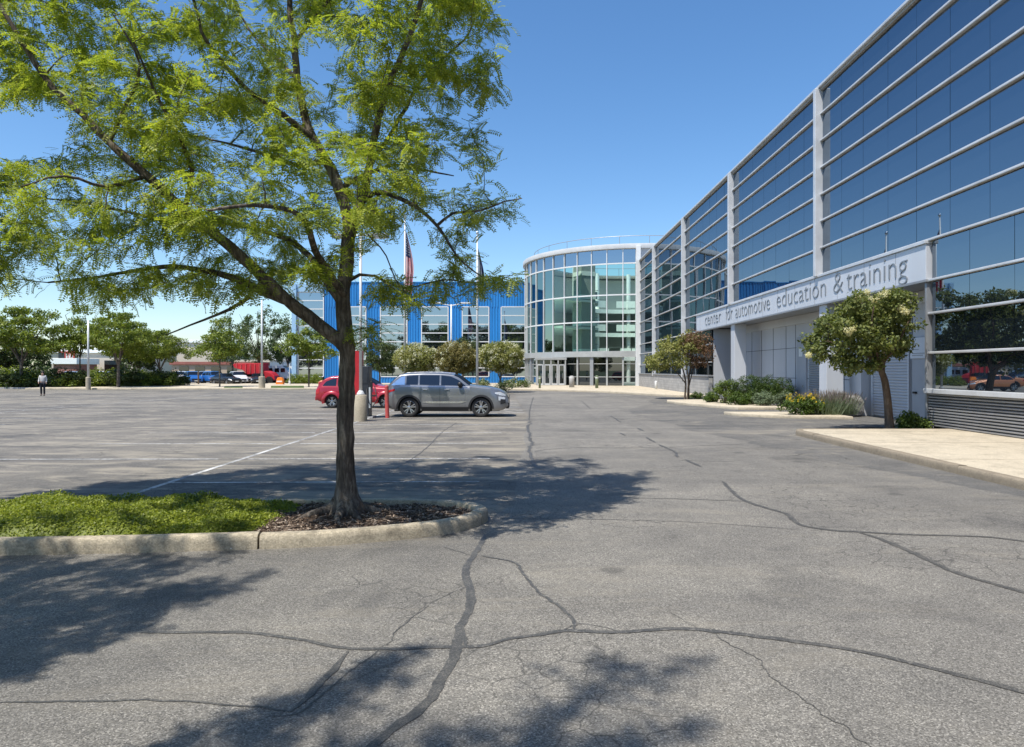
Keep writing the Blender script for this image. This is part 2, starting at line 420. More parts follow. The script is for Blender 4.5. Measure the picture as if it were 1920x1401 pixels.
# --- small things
M['pole_white'] = pmat('pole_white', (0.66, 0.66, 0.64), 0.45, 0.1, 0.06, 4)
M['pole_grey'] = pmat('pole_grey', (0.36, 0.36, 0.35), 0.5, 0.3, 0.08, 4)
M['red_paint'] = pmat('red_paint', (0.50, 0.020, 0.028), 0.45, 0, 0.10, 3)
M['red_faded'] = pmat('red_faded', (0.52, 0.085, 0.075), 0.6, 0, 0.12, 4)
M['orange'] = pmat('orange_plastic', (0.85, 0.22, 0.02), 0.55, 0, 0.06)
M['pink_red'] = pmat('pink_red_sign', (0.72, 0.03, 0.10), 0.5)
M['screen'] = pmat('pale_screen', (0.55, 0.58, 0.58), 0.3)
M['charger'] = pmat('charger_dark', (0.030, 0.035, 0.042), 0.4)
def paint(name, col, metal=0.0, rough=0.32):
    t = NT(name)
    f = t.noise(t.coords(), 1.5, 3)
    c = t.mix(t.ramp(f, [(0.3, 0), (0.7, 1)]), sc(col, 0.93), sc(col, 1.07))
    t.surf(c, rough, metal, None, 0.5, 0.8); return t.m
M['car_grey'] = paint('car_paint_grey', (0.25, 0.255, 0.265), 0.6, 0.28)
M['car_red'] = paint('car_paint_red', (0.36, 0.010, 0.022), 0.15, 0.3)
M['car_blue'] = paint('car_paint_blue', (0.02, 0.13, 0.42), 0.2, 0.3)
M['car_navy'] = paint('car_paint_navy', (0.03, 0.06, 0.16), 0.2, 0.3)
M['car_white'] = paint('car_paint_white', (0.72, 0.72, 0.72), 0.0, 0.3)
M['car_black'] = paint('car_paint_black', (0.02, 0.021, 0.024), 0.1, 0.25)
M['car_silver'] = paint('car_paint_silver', (0.45, 0.46, 0.47), 0.5, 0.32)
M['car_orange'] = paint('car_paint_orange', (0.55, 0.20, 0.07), 0.2, 0.3)
M['car_glass'] = mirror_glass('car_glass', (0.07, 0.08, 0.09), (0.006, 0.007, 0.008))
M['car_glass_sky_boost'] = mirror_glass('car_glass_sky_boost', (0.75, 0.78, 0.80), (0.03, 0.03, 0.03))  # bright sky reflection put into the tint, for the rear quarter windows
M['cladding'] = pmat('black_cladding', (0.022, 0.022, 0.024), 0.6, 0, 0.1)
M['tyre'] = pmat('tyre_rubber', (0.018, 0.018, 0.018), 0.85, 0, 0.15, 8)
M['alloy'] = pmat('alloy', (0.62, 0.63, 0.64), 0.28, 0.85, 0.05)
M['alloy'] = pmat('alloy', (0.48, 0.49, 0.50), 0.28, 0.85, 0.05)
M['alloy_dark'] = pmat('alloy_dark', (0.025, 0.025, 0.027), 0.4, 0.3, 0.05)
M['chrome'] = pmat('chrome', (0.75, 0.76, 0.77), 0.15, 0.95, 0.03)
M['lamp_clear'] = pmat('lamp_clear', (0.65, 0.68, 0.70), 0.15, 0.2, 0.05)
M['lamp_red'] = pmat('lamp_red', (0.40, 0.012, 0.012), 0.2, 0, 0.08)
M['plate'] = pmat('plate_white', (0.72, 0.72, 0.68), 0.5)
M['skin'] = pmat('skin', (0.45, 0.27, 0.19), 0.6)
M['shirt'] = pmat('pale_shirt', (0.66, 0.63, 0.58), 0.85, 0, 0.08, 6)
M['trousers'] = pmat('dark_trousers', (0.016, 0.018, 0.026), 0.85)
M['hair'] = pmat('dark_hair', (0.02, 0.016, 0.013), 0.6)
M['flag_red'] = pmat('flag_red', (0.48, 0.03, 0.05), 0.8, 0, 0.08)
M['flag_white'] = pmat('flag_white', (0.74, 0.73, 0.70), 0.8, 0, 0.04)
M['flag_navy'] = pmat('flag_navy', (0.025, 0.04, 0.12), 0.8, 0, 0.1)
M['flag_grey'] = pmat('flag_pale', (0.35, 0.38, 0.42), 0.8, 0, 0.1)
M['paper'] = pmat('paper', (0.75, 0.74, 0.70), 0.8)
# ================================================================== GROUND
def sheet(name, poly, z, mat, kind='structure'):
    me = bpy.data.meshes.new(name)
    me.from_pydata([(p[0], p[1], z) for p in poly], [], [tuple(range(len(poly)))])
    me.materials.append(mat)
    o = link(name, me); o['kind'] = kind
    if o.data.polygons[0].normal.z < 0: me.flip_normals()
    return o
def wavy(a, b, n, amp, seed):
    r = random.Random(seed); out = []
    a = Vector(a); b = Vector(b); d = (b - a); nn = Vector((-d.y, d.x)).normalized()
    for i in range(n + 1):
        t = i / n; out.append(a + d * t + nn * (r.uniform(-amp, amp) if 0 < i < n else 0))
    return out

g = sheet('ground', [(-1500, -1500), (1500, -1500), (1500, 1500), (-1500, 1500)], -0.012, M['turf'])
lot = sheet('parking_lot', [(-75, -45), (40, -45), (40, 140), (-75, 140)], 0.0, M['asphalt'])
lane_poly = [Vector((-30, -40)), Vector((12.4, -40)), Vector((12.4, 66))] + [Vector((-2.6, 66))] + \
    wavy((-1.2, 62), (0.05, 30), 20, 0.05, 1) + wavy((0.1, 29), (-0.15, 9.6), 26, 0.07, 2) + wavy((-0.9, 7.6), (-30, 6.6), 40, 0.05, 3)
sheet('drive_lane', lane_poly, 0.002, M['asphalt_lane'])
# newer, darker asphalt along the kerb and in front of the service doors
sheet('dark_asphalt', wavy((7.74, 8.2), (6.9, 12), 10, .08, 4) + wavy((6.6, 13), (5.6, 19), 14, .2, 5) + wavy((5.2, 21), (4.6, 30), 14, .2, 6)
      + wavy((4.9, 33), (7.2, 39), 8, .15, 7) + wavy((7.4, 42), (9.4, 48), 6, .05, 8) + [Vector((12.3, 48)), Vector((12.3, 20.2)), Vector((7.74, 20.2))], 0.004, M['asphalt_new'])
sheet('driveway', [(12.3, 21.3), (14.0, 21.3), (14.0, 46.4), (12.3, 46.4)], 0.010, M['asphalt_new'])

def ribbon_pts(pts, w, seed=0, step=0.07, jit=0.0):
    """resample a polyline (world xy) and return left / right rows with a ragged width"""
    r = random.Random(seed)
    pts = [Vector((p[0], p[1])) for p in pts]
    seg = []
    # catmull-rom
    for i in range(len(pts) - 1):
        p0 = pts[max(i - 1, 0)]; p1 = pts[i]; p2 = pts[i + 1]; p3 = pts[min(i + 2, len(pts) - 1)]
        L = (p2 - p1).length; n = max(2, int(L / step))
        for k in range(n):
            t = k / n
            seg.append(0.5 * ((2*p1) + (-p0 + p2)*t + (2*p0 - 5*p1 + 4*p2 - p3)*t*t + (-p0 + 3*p1 - 3*p2 + p3)*t**3))
    seg.append(pts[-1])
    L, R = [], []
    n = len(seg); off = 0.0; wob = 1.0
    for i, p in enumerate(seg):
        d = (seg[min(i + 1, n - 1)] - seg[max(i - 1, 0)])
        if d.length < 1e-6: d = Vector((1, 0))
        d.normalize(); nn = Vector((-d.y, d.x))
        off = off * 0.8 + r.gauss(0, 1) * jit * 0.5; wob = wob * 0.85 + 0.15 * r.uniform(0.55, 1.45)
        hw = w * 0.5 * wob * (0.35 + 0.65 * min(1, i / 6, (n - 1 - i) / 6)) * (1.35 if r.random() < .04 else 1)
        L.append(p + nn * (off + hw * r.uniform(.78, 1.14))); R.append(p + nn * (off - hw * r.uniform(.78, 1.14)))
    return L, R
def ribbon(name, lines, z, mat):
    mb = MB()
    for k, (pts, w, jit) in enumerate(lines):
        w = w * .84
        L, R = ribbon_pts(pts, w, k * 13 + 5, max(0.022, min(0.08, w * 0.8)), jit * 1.2)
        zz = z + k * .00012
        mb.grid([[(p.x, p.y, zz) for p in L], [(p.x, p.y, zz) for p in R]])
    o = mb.build(name, mat, fixn=False)
    bm = bmesh.new(); bm.from_mesh(o.data)
    for f in bm.faces:
        f.normal_update()
        if f.normal.z < 0: f.normal_flip()
    bm.to_mesh(o.data); bm.free()
    o['kind'] = 'structure'; return o
def gp(l): return [G(x, y) for x, y in l]
seals = [
 (gp([(912,1003),(890,1040),(872,1072),(881,1110),(880,1140),(862,1178),(858,1215),(835,1265),(800,1320),(720,1385),(640,1450)]), .085, .006),
 (gp([(880,1142),(868,1178),(872,1215)]), .05, .006),
 (gp([(262,1187),(400,1187),(470,1188),(560,1200),(640,1216),(720,1218),(850,1214),(910,1211),(960,1198),(1060,1185)]), .052, .004),
 (gp([(1000,1192),(1060,1184),(1160,1187),(1260,1180),(1340,1186),(1500,1205),(1640,1228),(1760,1258),(1920,1300),(2080,1350)]), .066, .004),
 (gp([(902,1043),(960,1055),(983,1078),(1008,1110),(1050,1140),(1073,1163),(1078,1182)]), .036, .008),
 (gp([(652,1222),(635,1245),(610,1272),(592,1288),(575,1310),(545,1335)]), .052, .005),
 (gp([(1355,903),(1372,922),(1388,935),(1410,945),(1470,963),(1488,976),(1505,986),(1560,995),(1610,998),(1700,1003),(1850,1008),(1960,1022)]), .075, .006),
 (gp([(1606,998),(1640,1008),(1680,1024),(1740,1050),(1800,1077),(1920,1112),(2040,1150)]), .085, .004),
 (gp([(994,790),(990,810),(996,832),(993,850),(998,868),(1012,882)]), .085, .03),
 (gp([(1000,745),(994,765),(992,788)]), .05, .01),
 (gp([(1212,820),(1228,830)]), .10, .01), (gp([(1235,834),(1262,846),(1272,858)]), .08, .01),
 (gp([(1285,862),(1315,876)]), .10, .01), (gp([(1163,812),(1172,817)]), .12, .01), (gp([(1195,803),(1208,809)]), .1, .01),
 (gp([(1145,780),(1164,792)]), .07, .01), (gp([(1090,752),(1106,766)]), .06, .01),
]
tag(ribbon('crack_sealant', seals, 0.0062, M['tar']), kind='structure')
fine = [
 (gp([(720,1214),(690,1236),(650,1264),(600,1305),(560,1337),(500,1345)]), .016, .006),
 (gp([(803,1136),(770,1163),(742,1182),(728,1205),(715,1214)]), .013, .008),
 (gp([(905,1090),(850,1110),(806,1134)]), .007, .008),
 (gp([(1180,934),(1300,937),(1410,941)]), .03, .004),
 (gp([(1338,1186),(1370,1210),(1420,1240),(1450,1272),(1500,1308),(1540,1340),(1580,1362),(1605,1385),(1640,1410)]), .011, .012),
 (gp([(930,973),(1100,974),(1300,980),(1500,994)]), .014, .002),
 (gp([(740,880),(770,862),(800,840),(830,810),(856,793)]), .03, .008),
 (gp([(760,786),(1000,786),(1200,785),(1420,786)]), .075, .004),
 (gp([(1002,848),(1020,844),(1080,840),(1200,840),(1400,833)]), .035, .008),
 (gp([(0,1318),(150,1315),(330,1316),(470,1328),(545,1336)]), .022, .006),
 (gp([(1255,862),(1290,864),(1380,866)]), .03, .01),
 (gp([(1480,856),(1520,850),(1560,852),(1600,864)]), .03, .03),
 (gp([(880,1042),(830,1026)]), .012, .006),
 (gp([(1040,1195),(1090,1170),(1180,1190)]), .008, .006),
 (gp([(560,1300),(700,1262),(800,1215)]), .006, .01),
 (gp([(1340,1190),(1290,1170),(1250,1145)]), .005, .008),
]
tag(ribbon('pavement_cracks', fine, 0.0048, M['tar']), kind='structure')

# ---- parking bay lines (real double row of bays, pitch 3.05 m)
mb = MB(); rr = random.Random(4)
def stripe_line(x0, y0, x1, y1, w=0.1):
    d = Vector((x1 - x0, y1 - y0)); n = Vector((-d.y, d.x)).normalized() * w / 2
    mb.quad((x0 - n.x, y0 - n.y, .0045), (x1 - n.x, y1 - n.y, .0045), (x1 + n.x, y1 + n.y, .0045), (x0 + n.x, y0 + n.y, .0045))
for row, (xc, half, y0, n) in enumerate([(-5.9, 5.3, 11.5, 11), (-23.0, 5.3, 11.5, 15), (-40.0, 5.3, 11.5, 15)]):
    stripe_line(xc, 9.6, xc - 0.35, y0 + 3.05 * n)
    for i in range(n):
        y = y0 + 3.05 * i
        stripe_line(xc + rr.uniform(0, .2), y, xc + half + rr.uniform(-.2, .1), y + 0.1)
        if not (row == 0 and i in (0,)): stripe_line(xc - half + rr.uniform(-.1, .5), y - .05, xc - rr.uniform(0.3, .9), y)
for i in range(9):
    y = 29.3 + i * 1.35
    stripe_line(-1.45 - i*.06, y + .4, -0.05 - i*.06, y + 1.2, .16)
tag(mb.build('parking_lines', M['stripe'], fixn=False), kind='structure')

# ---- kerb ring of the tree island
def kerb_sweep(name, path, w, h, mat, closed=False, seg=1.5, gap=0.012, z0=0.0, rise=None):
    """rounded kerb; left of the path is the inner side"""
    pts = [Vector((p[0], p[1])) for p in path]
    dense = []
    for i in range(len(pts) - (0 if closed else 1)):
        p0 = pts[(i-1) % len(pts)] if (closed or i > 0) else pts[i]; p1 = pts[i]; p2 = pts[(i+1) % len(pts)]
        p3 = pts[(i+2) % len(pts)] if (closed or i + 2 < len(pts)) else p2
        n = max(2, int((p2 - p1).length / 0.08))
        for k in range(n):
            t = k / n
            dense.append(0.5 * ((2*p1) + (-p0 + p2)*t + (2*p0 - 5*p1 + 4*p2 - p3)*t*t + (-p0 + 3*p1 - 3*p2 + p3)*t**3))
    if not closed: dense.append(pts[-1])
    prof = [(0.0, -0.02), (0.004, h * .55), (0.012, h * .84), (0.03, h * .96), (0.055, h), (w * .8, h), (w - .012, h - .006), (w, h - .03), (w, -0.02)]
    mb = MB(); cur = []; acc = 0; r = random.Random(len(path))
    def flush(rows):
        if len(rows) > 1:
            b = len(mb.v); mb.grid(rows); k = len(prof)
            mb.f.append(tuple(b + i for i in range(k))); mb.f.append(tuple(b + (len(rows)-1)*k + i for i in range(k - 1, -1, -1)))
    n = len(dense); dh = 0
    for i, p in enumerate(dense):
        a = dense[i - 1] if (i > 0 or closed) else p; b = dense[(i + 1) % n] if (i + 1 < n or closed) else p
        d = (b - a).normalized(); nn = Vector((-d.y, d.x))
        j = 1 + r.uniform(-.012, .012)
        cur.append([(p.x + nn.x * u + r.uniform(-.004, .004), p.y + nn.y * u + r.uniform(-.004, .004), z0 + ((hh * j + dh - (r.uniform(.006, .03) if (r.random() < .03 and .02 < u < .07) else 0)) if hh > 0 else hh)) for u, hh in prof])
        if i: acc += (p - dense[i-1]).length
        if acc > seg and i < n - 2:
            flush(cur); q = p + d * gap; dh = r.uniform(-.006, .006)
            cur = [[(q.x + nn.x * u, q.y + nn.y * u, z0 + (hh + dh if hh > 0 else hh)) for u, hh in prof]]; acc = 0
    if closed: cur.append([v for v in [(dense[0].x, dense[0].y, 0)] * 0] or cur[-1])
    flush(cur)
    o = mb.build(name, mat); sharp(o, 50); return o

isl = [(-16, 6.55), (-12, 6.75), (-8, 6.90), (-5.28, 6.98), (-4.0, 7.08), (-2.44, 7.28), (-1.75, 7.48), (-1.10, 7.76), (-.72, 8.05), (-.50, 8.42), (-.47, 8.72),
       (-.60, 8.98), (-.95, 9.20), (-1.6, 9.32), (-2.6, 9.34), (-4.0, 9.30), (-8, 9.20), (-12, 9.1), (-16, 9.0)]
tag(kerb_sweep('island_kerb', isl, 0.17, 0.155, M['kerb'], seg=2.6, gap=.022), kind='structure')
# soil bed inside the ring, heaped gently towards the tree
mb = MB(); rows = []
def bed_z(x, y):
    d = math.hypot(x + 2.2, (y - 8.5) * 1.2)
    return 0.085 + 0.03 * math.exp(-(d / 0.75) ** 2) + 0.012 * sin(x * 9 + y * 5) + .01 * sin(x * 23 - y * 17)
bx = np.concatenate([np.linspace(-16, -5, 24), np.linspace(-4.9, -.56, 70)])
for x in bx:
    yf = np.interp(x, [p[0] for p in isl[:11]], [p[1] for p in isl[:11]]) + .12
    yb = np.interp(x, [p[0] for p in isl[11:]][::-1], [p[1] for p in isl[11:]][::-1]) - .12
    rows.append([(x, yf + (yb - yf) * k / 24, bed_z(x, yf + (yb - yf) * k / 24)) for k in range(25)])
mb.grid(rows)
tag(mb.build('planting_bed', M['soil'], smooth=True), kind='structure')

# ---- right hand pavement slab (runs along the building)
def slab(name, poly, z0, z1, mat, face_mat=None, bevel=0.03):
    mb = MB().prism(poly, z0, z1); o = mb.build(name, mat, bevel=bevel); o['kind'] = 'structure'; sharp(o, 40)
    return o
slab('pavement', [(7.93, -40), (12.45, -40), (12.45, 20.2), (7.93, 20.2)], -.02, .152, M['paving'], bevel=.004)
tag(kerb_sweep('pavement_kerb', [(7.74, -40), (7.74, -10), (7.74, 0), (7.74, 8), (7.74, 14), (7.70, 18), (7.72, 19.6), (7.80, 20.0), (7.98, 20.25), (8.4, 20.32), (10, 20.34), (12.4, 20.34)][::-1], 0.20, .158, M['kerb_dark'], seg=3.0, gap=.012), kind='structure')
# score joints in the slab
mb = MB()
for y in np.arange(-8, 20, 3.05): mb.box(7.98, 12.4, y, y + .028, .1515, .1535)
tag(mb.build('pavement_joints', M['kerb_dark']), kind='structure')
# plaza at the far end
plaza = [(-48, 66.5), (-3.0, 66.0), (-1.0, 64.0), (2.5, 61.5), (6.4, 57.3), (8.6, 52.0), (10.3, 47.9), (12.3, 46.6), (12.3, 76), (14, 92), (-48, 92)]
slab('plaza', plaza, -.02, .15, M['paving'], bevel=.03)
# mid islands by the service doors
mid = [(8.3, 40.6), (8.0, 39.2), (8.35, 37.2), (9.2, 34.4), (10.0, 32.6), (12.2, 32.4), (12.35, 41.0), (10.0, 41.2)]
slab('door_island_paving', mid, -.02, .13, M['paving'], bevel=.03)
bedp = [(8.35, 29.2), (8.5, 28.2), (9.7, 26.9), (12.35, 26.1), (12.35, 27.7), (12.3, 29.0), (10.0, 29.2)]
slab('flower_bed_kerb', bedp, -.02, .12, M['paving'], bevel=.03)
sheet('mulch_strip', [(9.9, 20.42), (12.42, 20.42), (12.42, 22.2), (11.2, 22.6), (10.2, 22.0)], .016, M['soil'])
# far edge: kerb and verge between lot and road
slab('verge_kerb', [(-60, 67.0), (-24.6, 73.5), (-12, 75.5), (-12, 76.3), (-25, 74.6), (-60, 68.2)], -.02, .14, M['conc_grey'], bevel=.02)
slab('far_pavement', [(-33, 76.2), (-20, 78.5), (-12, 79), (-12, 82), (-33, 82)], -.02, .12, M['paving'], bevel=.02)
for pl in ([(420,724.5),(455,724.5),(455,727.5),(420,727.5)], [(508,723.5),(570,723.5),(570,727.5),(508,727.5)]):
    sheet('grass_verge', [G(*q, z=.15)[:2] for q in pl], .152, M['leaf_light'])
# small light scraps of litter by the kerb
for (x, y, s) in ((306, 1028, .05), (430, 1030, .02)):
    c = G(x, y + 4)
    o = MB().grid([[(c.x, c.y, .02), (c.x + s, c.y + .01, .03)], [(c.x + .01, c.y + s * .6, .035), (c.x + s * .9, c.y + s * .7, .018)]]).build('paper_scrap', M['paper'])
    tag(o, 'crumpled white paper scrap lying against the island kerb' if s > .03 else 'tiny white paper speck lying at the foot of the island kerb', 'litter', 'litter at the kerb')
# ================================================================== OFFICE WING (mirror glass, right)
FXW = 12.5                                   # facade plane
Z = [13.78, 12.65, 11.52, 10.39, 9.26, 8.14, 7.01, 5.88, 4.63, 3.61, 2.40, 1.25]
BAY = 12.45; POST0 = 29.25
off = thing('office_building', 'long office wing of dark blue mirror glass with silver rails, running down the right side', 'building', (20, 30, 0))
posts = [POST0 + BAY * i for i in range(-4, 4)]          # -20.5 ... 66.6
YN, YF = -20.0, 75.3
rz = np.random.default_rng(3)
def pane_rows(name, y0, y1, zs, mat, pitch=BAY / 7, gap=0.014, parent=off, x=FXW):
    """mirror panes between the rails; every pane leans a hair differently"""
    mb = MB()
    n = max(1, round((y1 - y0) / pitch)); dy = (y1 - y0) / n
    for (za, zb) in zs:
        for k in range(n):
            a = y0 + k * dy + gap / 2; b = y0 + (k + 1) * dy - gap / 2
            t = rz.normal(0, .0020, 2)
            e = [t[0] * (b - a) / 2, t[1] * (zb - za) / 2]
            p = [(x - e[0] - e[1], a, za), (x + e[0] - e[1], b, za), (x + e[0] + e[1], b, zb), (x - e[0] + e[1], a, zb)]
            mb.quad(*p)
    return mb.build(name, mat, parent, fixn=False)
def zpairs(a, b):       # rows a..b of Z, top to bottom
    return [(Z[i + 1] + .06, Z[i] - .06) for i in range(a, b)]
edges = [YN] + [p for p in posts if YN < p < YF] + [YF]
for a, b in zip(edges[:-1], edges[1:]):
    pane_rows('glazing', a + .1, b - .1, zpairs(0, 7), M['facade_glass'])
# row behind the sign is closed off by the sign; glass goes on beyond its ends
pane_rows('glazing', 50.1, YF - .05, zpairs(7, 11), M['facade_glass'])
pane_rows('window', YN, 21.3, zpairs(7, 11), M['facade_glass'])
pane_rows('window', 46.5, 50.05, zpairs(8, 11), M['dark_glass'])
# solid mass behind the glass
mb = MB()
mb.box(12.56, 44, YN, YF, 5.80, 13.60)
mb.box(12.56, 44, YN, 21.32, 0, 5.795)
mb.box(12.56, 44, 46.45, YF, 0, 5.795)
mb.box(14.06, 44, 21.325, 46.445, 0, 5.795)
mb.build('core', M['dark'], off)
MB().box(12.40, 44.2, YN, YF, 13.62, 13.72).build('roof', M['roof'], off)
MB().box(12.30, 12.62, YN, YF, 13.725, 13.83).build('parapet', M['frame'], off, bevel=.02)
for i in range(1, 8):
    MB().box(12.385, 12.54, YN, YF, Z[i] - .038, Z[i] + .038).build('rail', M['frame'], off, bevel=.02)
for z in (Z[8], Z[9], Z[10]):
    MB().box(12.385, 12.54, YN, 21.36, z - .038, z + .038).build('rail', M['frame'], off, bevel=.02)
    MB().box(12.385, 12.54, 50.02 if z == Z[8] else 46.5, YF, z - .038, z + .038).build('rail', M['frame'], off, bevel=.02)
for p in posts:
    if YN < p < 21 or p > 50:
        z0 = 1.3
    else: z0 = 5.80
    MB().box(12.18, 12.52, p - .11, p + .11, z0, 13.72).build('mullion', M['frame'], off, bevel=.02)
# sills and plinths
MB().box(12.26, 12.55, YN, 21.38, 1.16, 1.30).build('sill', M['frame'], off, bevel=.015)
mb = MB(); z = .16
while z < 1.12:
    zz = z + .085
    vs = []
    for (xx, zc) in ((12.50, z), (12.40, z + .012), (12.40, z + .045), (12.50, zz)):
        vs += [(xx, YN, zc), (xx, 21.36, zc)]
    mb.add(vs, [(0, 1, 3, 2), (2, 3, 5, 4), (4, 5, 7, 6)]); z = zz
mb.build('louvre', M['louvre'], off)
mb = MB(); mb.box(12.505, 12.555, YN, 21.36, .15, 1.16); mb.build('louvre_backing', M['joint'], off)
MB().box(12.36, 12.56, 21.362, 21.46, .02, 4.55).build('corner_post', M['frame_grey'], off, bevel=.01)
MB().box(12.30, 12.75, 46.48, YF - .3, .02, 1.42).build('plinth', M['block'], off)
MB().box(12.22, 12.76, 46.44, YF - .3, 1.425, 1.53).build('sill', M['frame_grey'], off, bevel=.015)
# recess behind the columns
MB().box(14.0, 14.055, 21.40, 46.44, .0, 4.66).build('recess_wall', M['panel'], off)
MB().box(12.60, 14.0, 46.38, 46.445, 0, 4.6).build('return_wall', M['panel'], off)
MB().box(12.56, 14.05, 21.42, 46.4, 4.665, 4.74).build('soffit', M['frame_grey'], off)
def YW(x, X=14.0): return FX * X / (x - VX)
for x in (1344, 1360, 1410, 1428, 1450, 1474, 1492, 1583, 1611, 1637, 1711):
    y = YW(x); MB().box(13.985, 14.02, y - .014, y + .014, .02, 4.6).build('panel_joint', M['joint'], off)
for z in (1.45, 3.02):
    MB().box(13.988, 14.02, YW(1638), 46.3, z - .013, z + .013).build('panel_joint', M['joint'], off)
# header beam along the top of the wall
MB().box(13.90, 13.995, 21.45, 46.35, 4.22, 4.655).build('header', M['panel_lt'], off, bevel=.01)
# service doors
d1 = MB().box(13.93, 13.998, YW(1514), YW(1496), .02, 3.55).build('door', M['door'], off, bevel=.008)
MB().box(13.87, 13.93, YW(1508)-.1, YW(1508), 1.02, 1.10).build('handle', M['chrome'], d1)
tag(MB().box(13.915, 13.931, YW(1507), YW(1501), 2.55, 2.95).build('notice', M['plate'], d1))
d0 = MB().box(13.95, 13.998, YW(1372), YW(1361), .02, 3.0).build('door', M['door'], off, bevel=.008)
MB().box(13.90, 13.951, YW(1365) - .12, YW(1365) + .12, 2.05, 2.45).build('vision_panel', M['black'], d0)
# louvred bay door between the panels
mb = MB()
def roller(y0, y1, z0, z1, x=13.97, p=.11):
    m_ = MB(); z = z0
    while z < z1 - p / 2:
        vs = []
        for (xx, zc) in ((x, z), (x - .035, z + p * .25), (x - .035, z + p * .6), (x, z + p * .98)):
            vs += [(xx, y0, zc), (xx, y1, zc)]
        m_.add(vs, [(0, 1, 3, 2), (2, 3, 5, 4), (4, 5, 7, 6)]); z += p
    return m_
r1 = roller(YW(1706), YW(1641), .05, 3.3).build('roller_door', M['panel'], off)
mb = MB(); mb.box(13.90, 13.99, YW(1641), YW(1637.5), .02, 3.42); mb.box(13.90, 13.99, YW(1709), YW(1706), .02, 3.42); mb.box(13.90, 13.99, YW(1706), YW(1641), 3.32, 3.42)
mb.build('frame', M['panel_lt'], r1)
r2 = roller(YW(1543), YW(1519), .05, 3.3, 13.96).build('roller_door', M['frame_grey'], off)
d2 = MB().box(13.94, 13.998, YW(1752), YW(1713), .02, 3.05).build('door', M['door'], off, bevel=.008)
MB().box(13.87, 13.94, YW(1718) - .16, YW(1718) + .02, 1.03, 1.10).build('handle', M['black'], d2)
# pilaster beside the roller door
MB().box(13.55, 13.99, YW(1635), YW(1613), .02, 4.2).build('pilaster', M['panel_lt'], off, bevel=.01)
# big square columns
for p in (41.55, 28.95):
    MB().box(12.42, 13.12, p - .36, p + .36, .02, 4.60).build('column', M['panel_lt'], off, bevel=.02)
# rear and far faces of the wing stay plain
MB().box(44.0, 44.1, YN, YF, 0, 13.6).build('rear_wall', M['panel'], off)

# ---- notice board by the door
def split_letters(o, axis):
    """one mesh per letter (a dot or bar stays with its stem)"""
    me = o.data; n = len(me.vertices); par = list(range(n))
    def find(i):
        while par[i] != i: par[i] = par[par[i]]; i = par[i]
        return i
    for e in me.edges:
        i, j = find(e.vertices[0]), find(e.vertices[1])
        if i != j: par[i] = j
    comp = {}
    for i in range(n): comp.setdefault(find(i), []).append(i)
    spans = []
    for k, vs in comp.items():
        c = [me.vertices[i].co[axis] for i in vs]; spans.append([min(c), max(c), [k]])
    spans.sort(); out = []
    for s_ in spans:
        if out and s_[0] < out[-1][1] - .3 * min(s_[1] - s_[0], out[-1][1] - out[-1][0]): out[-1][1] = max(out[-1][1], s_[1]); out[-1][2] += s_[2]
        else: out.append(s_)
    for s_ in out:
        ks = set(s_[2]); idx = [i for i in range(n) if find(i) in ks]; mp = {v: q for q, v in enumerate(idx)}
        m2 = bpy.data.meshes.new('letter')
        m2.from_pydata([tuple(me.vertices[i].co) for i in idx], [], [tuple(mp[v] for v in p.vertices) for p in me.polygons if p.vertices[0] in mp])
        m2.materials.append(me.materials[0]); link('letter', m2, o.parent)
    bpy.data.objects.remove(o)
nb = thing('notice_board', 'pale square notice plate with dark lettering, above the door behind the blossoming tree', 'sign', (13.9, YW(1727), 2.6))
MB().box(13.895, 13.932, YW(1744), YW(1712), 2.28, 3.02).build('plate', M['sign_panel'], nb, bevel=.006)
def text_mesh(name, body, size, mat, parent, origin, right, up, extrude=.01, spacing=1.0, xs=1.0, offset=0.0):
    cu = bpy.data.curves.new(name, 'FONT'); cu.body = body; cu.size = size; cu.extrude = extrude
    cu.space_character = spacing; cu.offset = offset; cu.resolution_u = 4
    tmp = bpy.data.objects.new(name + '_tmp', cu); COL.objects.link(tmp)
    dg = bpy.context.evaluated_depsgraph_get()
    me = bpy.data.meshes.new_from_object(tmp.evaluated_get(dg)); me.name = name
    bpy.data.objects.remove(tmp); bpy.data.curves.remove(cu)
    right = Vector(right); up = Vector(up); nn = right.cross(up)
    n = len(me.vertices); co = np.empty(n * 3, np.float32); me.vertices.foreach_get('co', co); co = co.reshape(-1, 3)
    out = (np.array(origin)[None, :] + co[:, :1] * xs * np.array(right)[None, :] + co[:, 1:2] * np.array(up)[None, :] + co[:, 2:3] * np.array(nn)[None, :])
    me.vertices.foreach_set('co', out.astype(np.float32).ravel()); me.update()
    me.materials.clear(); me.materials.append(mat)
    return link(name, me, parent), float(co[:, 0].max() * xs)
text_mesh('lettering', '4', .26, M['letter'], nb, (13.89, YW(1716), 2.74), (0, -1, 0), (0, 0, 1), .004)
# small bars of unreadable print under the numeral
mb = MB()
for z, a, b in ((2.60, 1716, 1728), (2.46, 1716, 1741), (2.39, 1716, 1736)):
    mb.box(13.887, 13.8945, YW(b), YW(a), z - .012, z + .012)
mb.build('print_line', M['letter'], nb)

# ---- the long sign
sg = thing('building_sign', 'long silver sign reading center for automotive education & training over the service doors', 'sign', (12.4, 36, 5.2))
MB().box(12.34, 12.60, 21.36, 50.0, 4.66, 5.76).build('panel', M['sign_panel'], sg, bevel=.015)
MB().box(12.28, 12.62, 21.33, 50.03, 5.765, 5.87).build('cap', M['frame'], sg, bevel=.012)
for y in np.linspace(23.1, 49, 13): MB().box(12.334, 12.345, y - .009, y + .009, 4.68, 5.75).build('panel_joint', M['frame_grey'], sg)
MB().box(12.30, 12.62, 21.30, 50.03, 4.58, 4.655).build('lower_trim', M['frame_grey'], sg, bevel=.01)
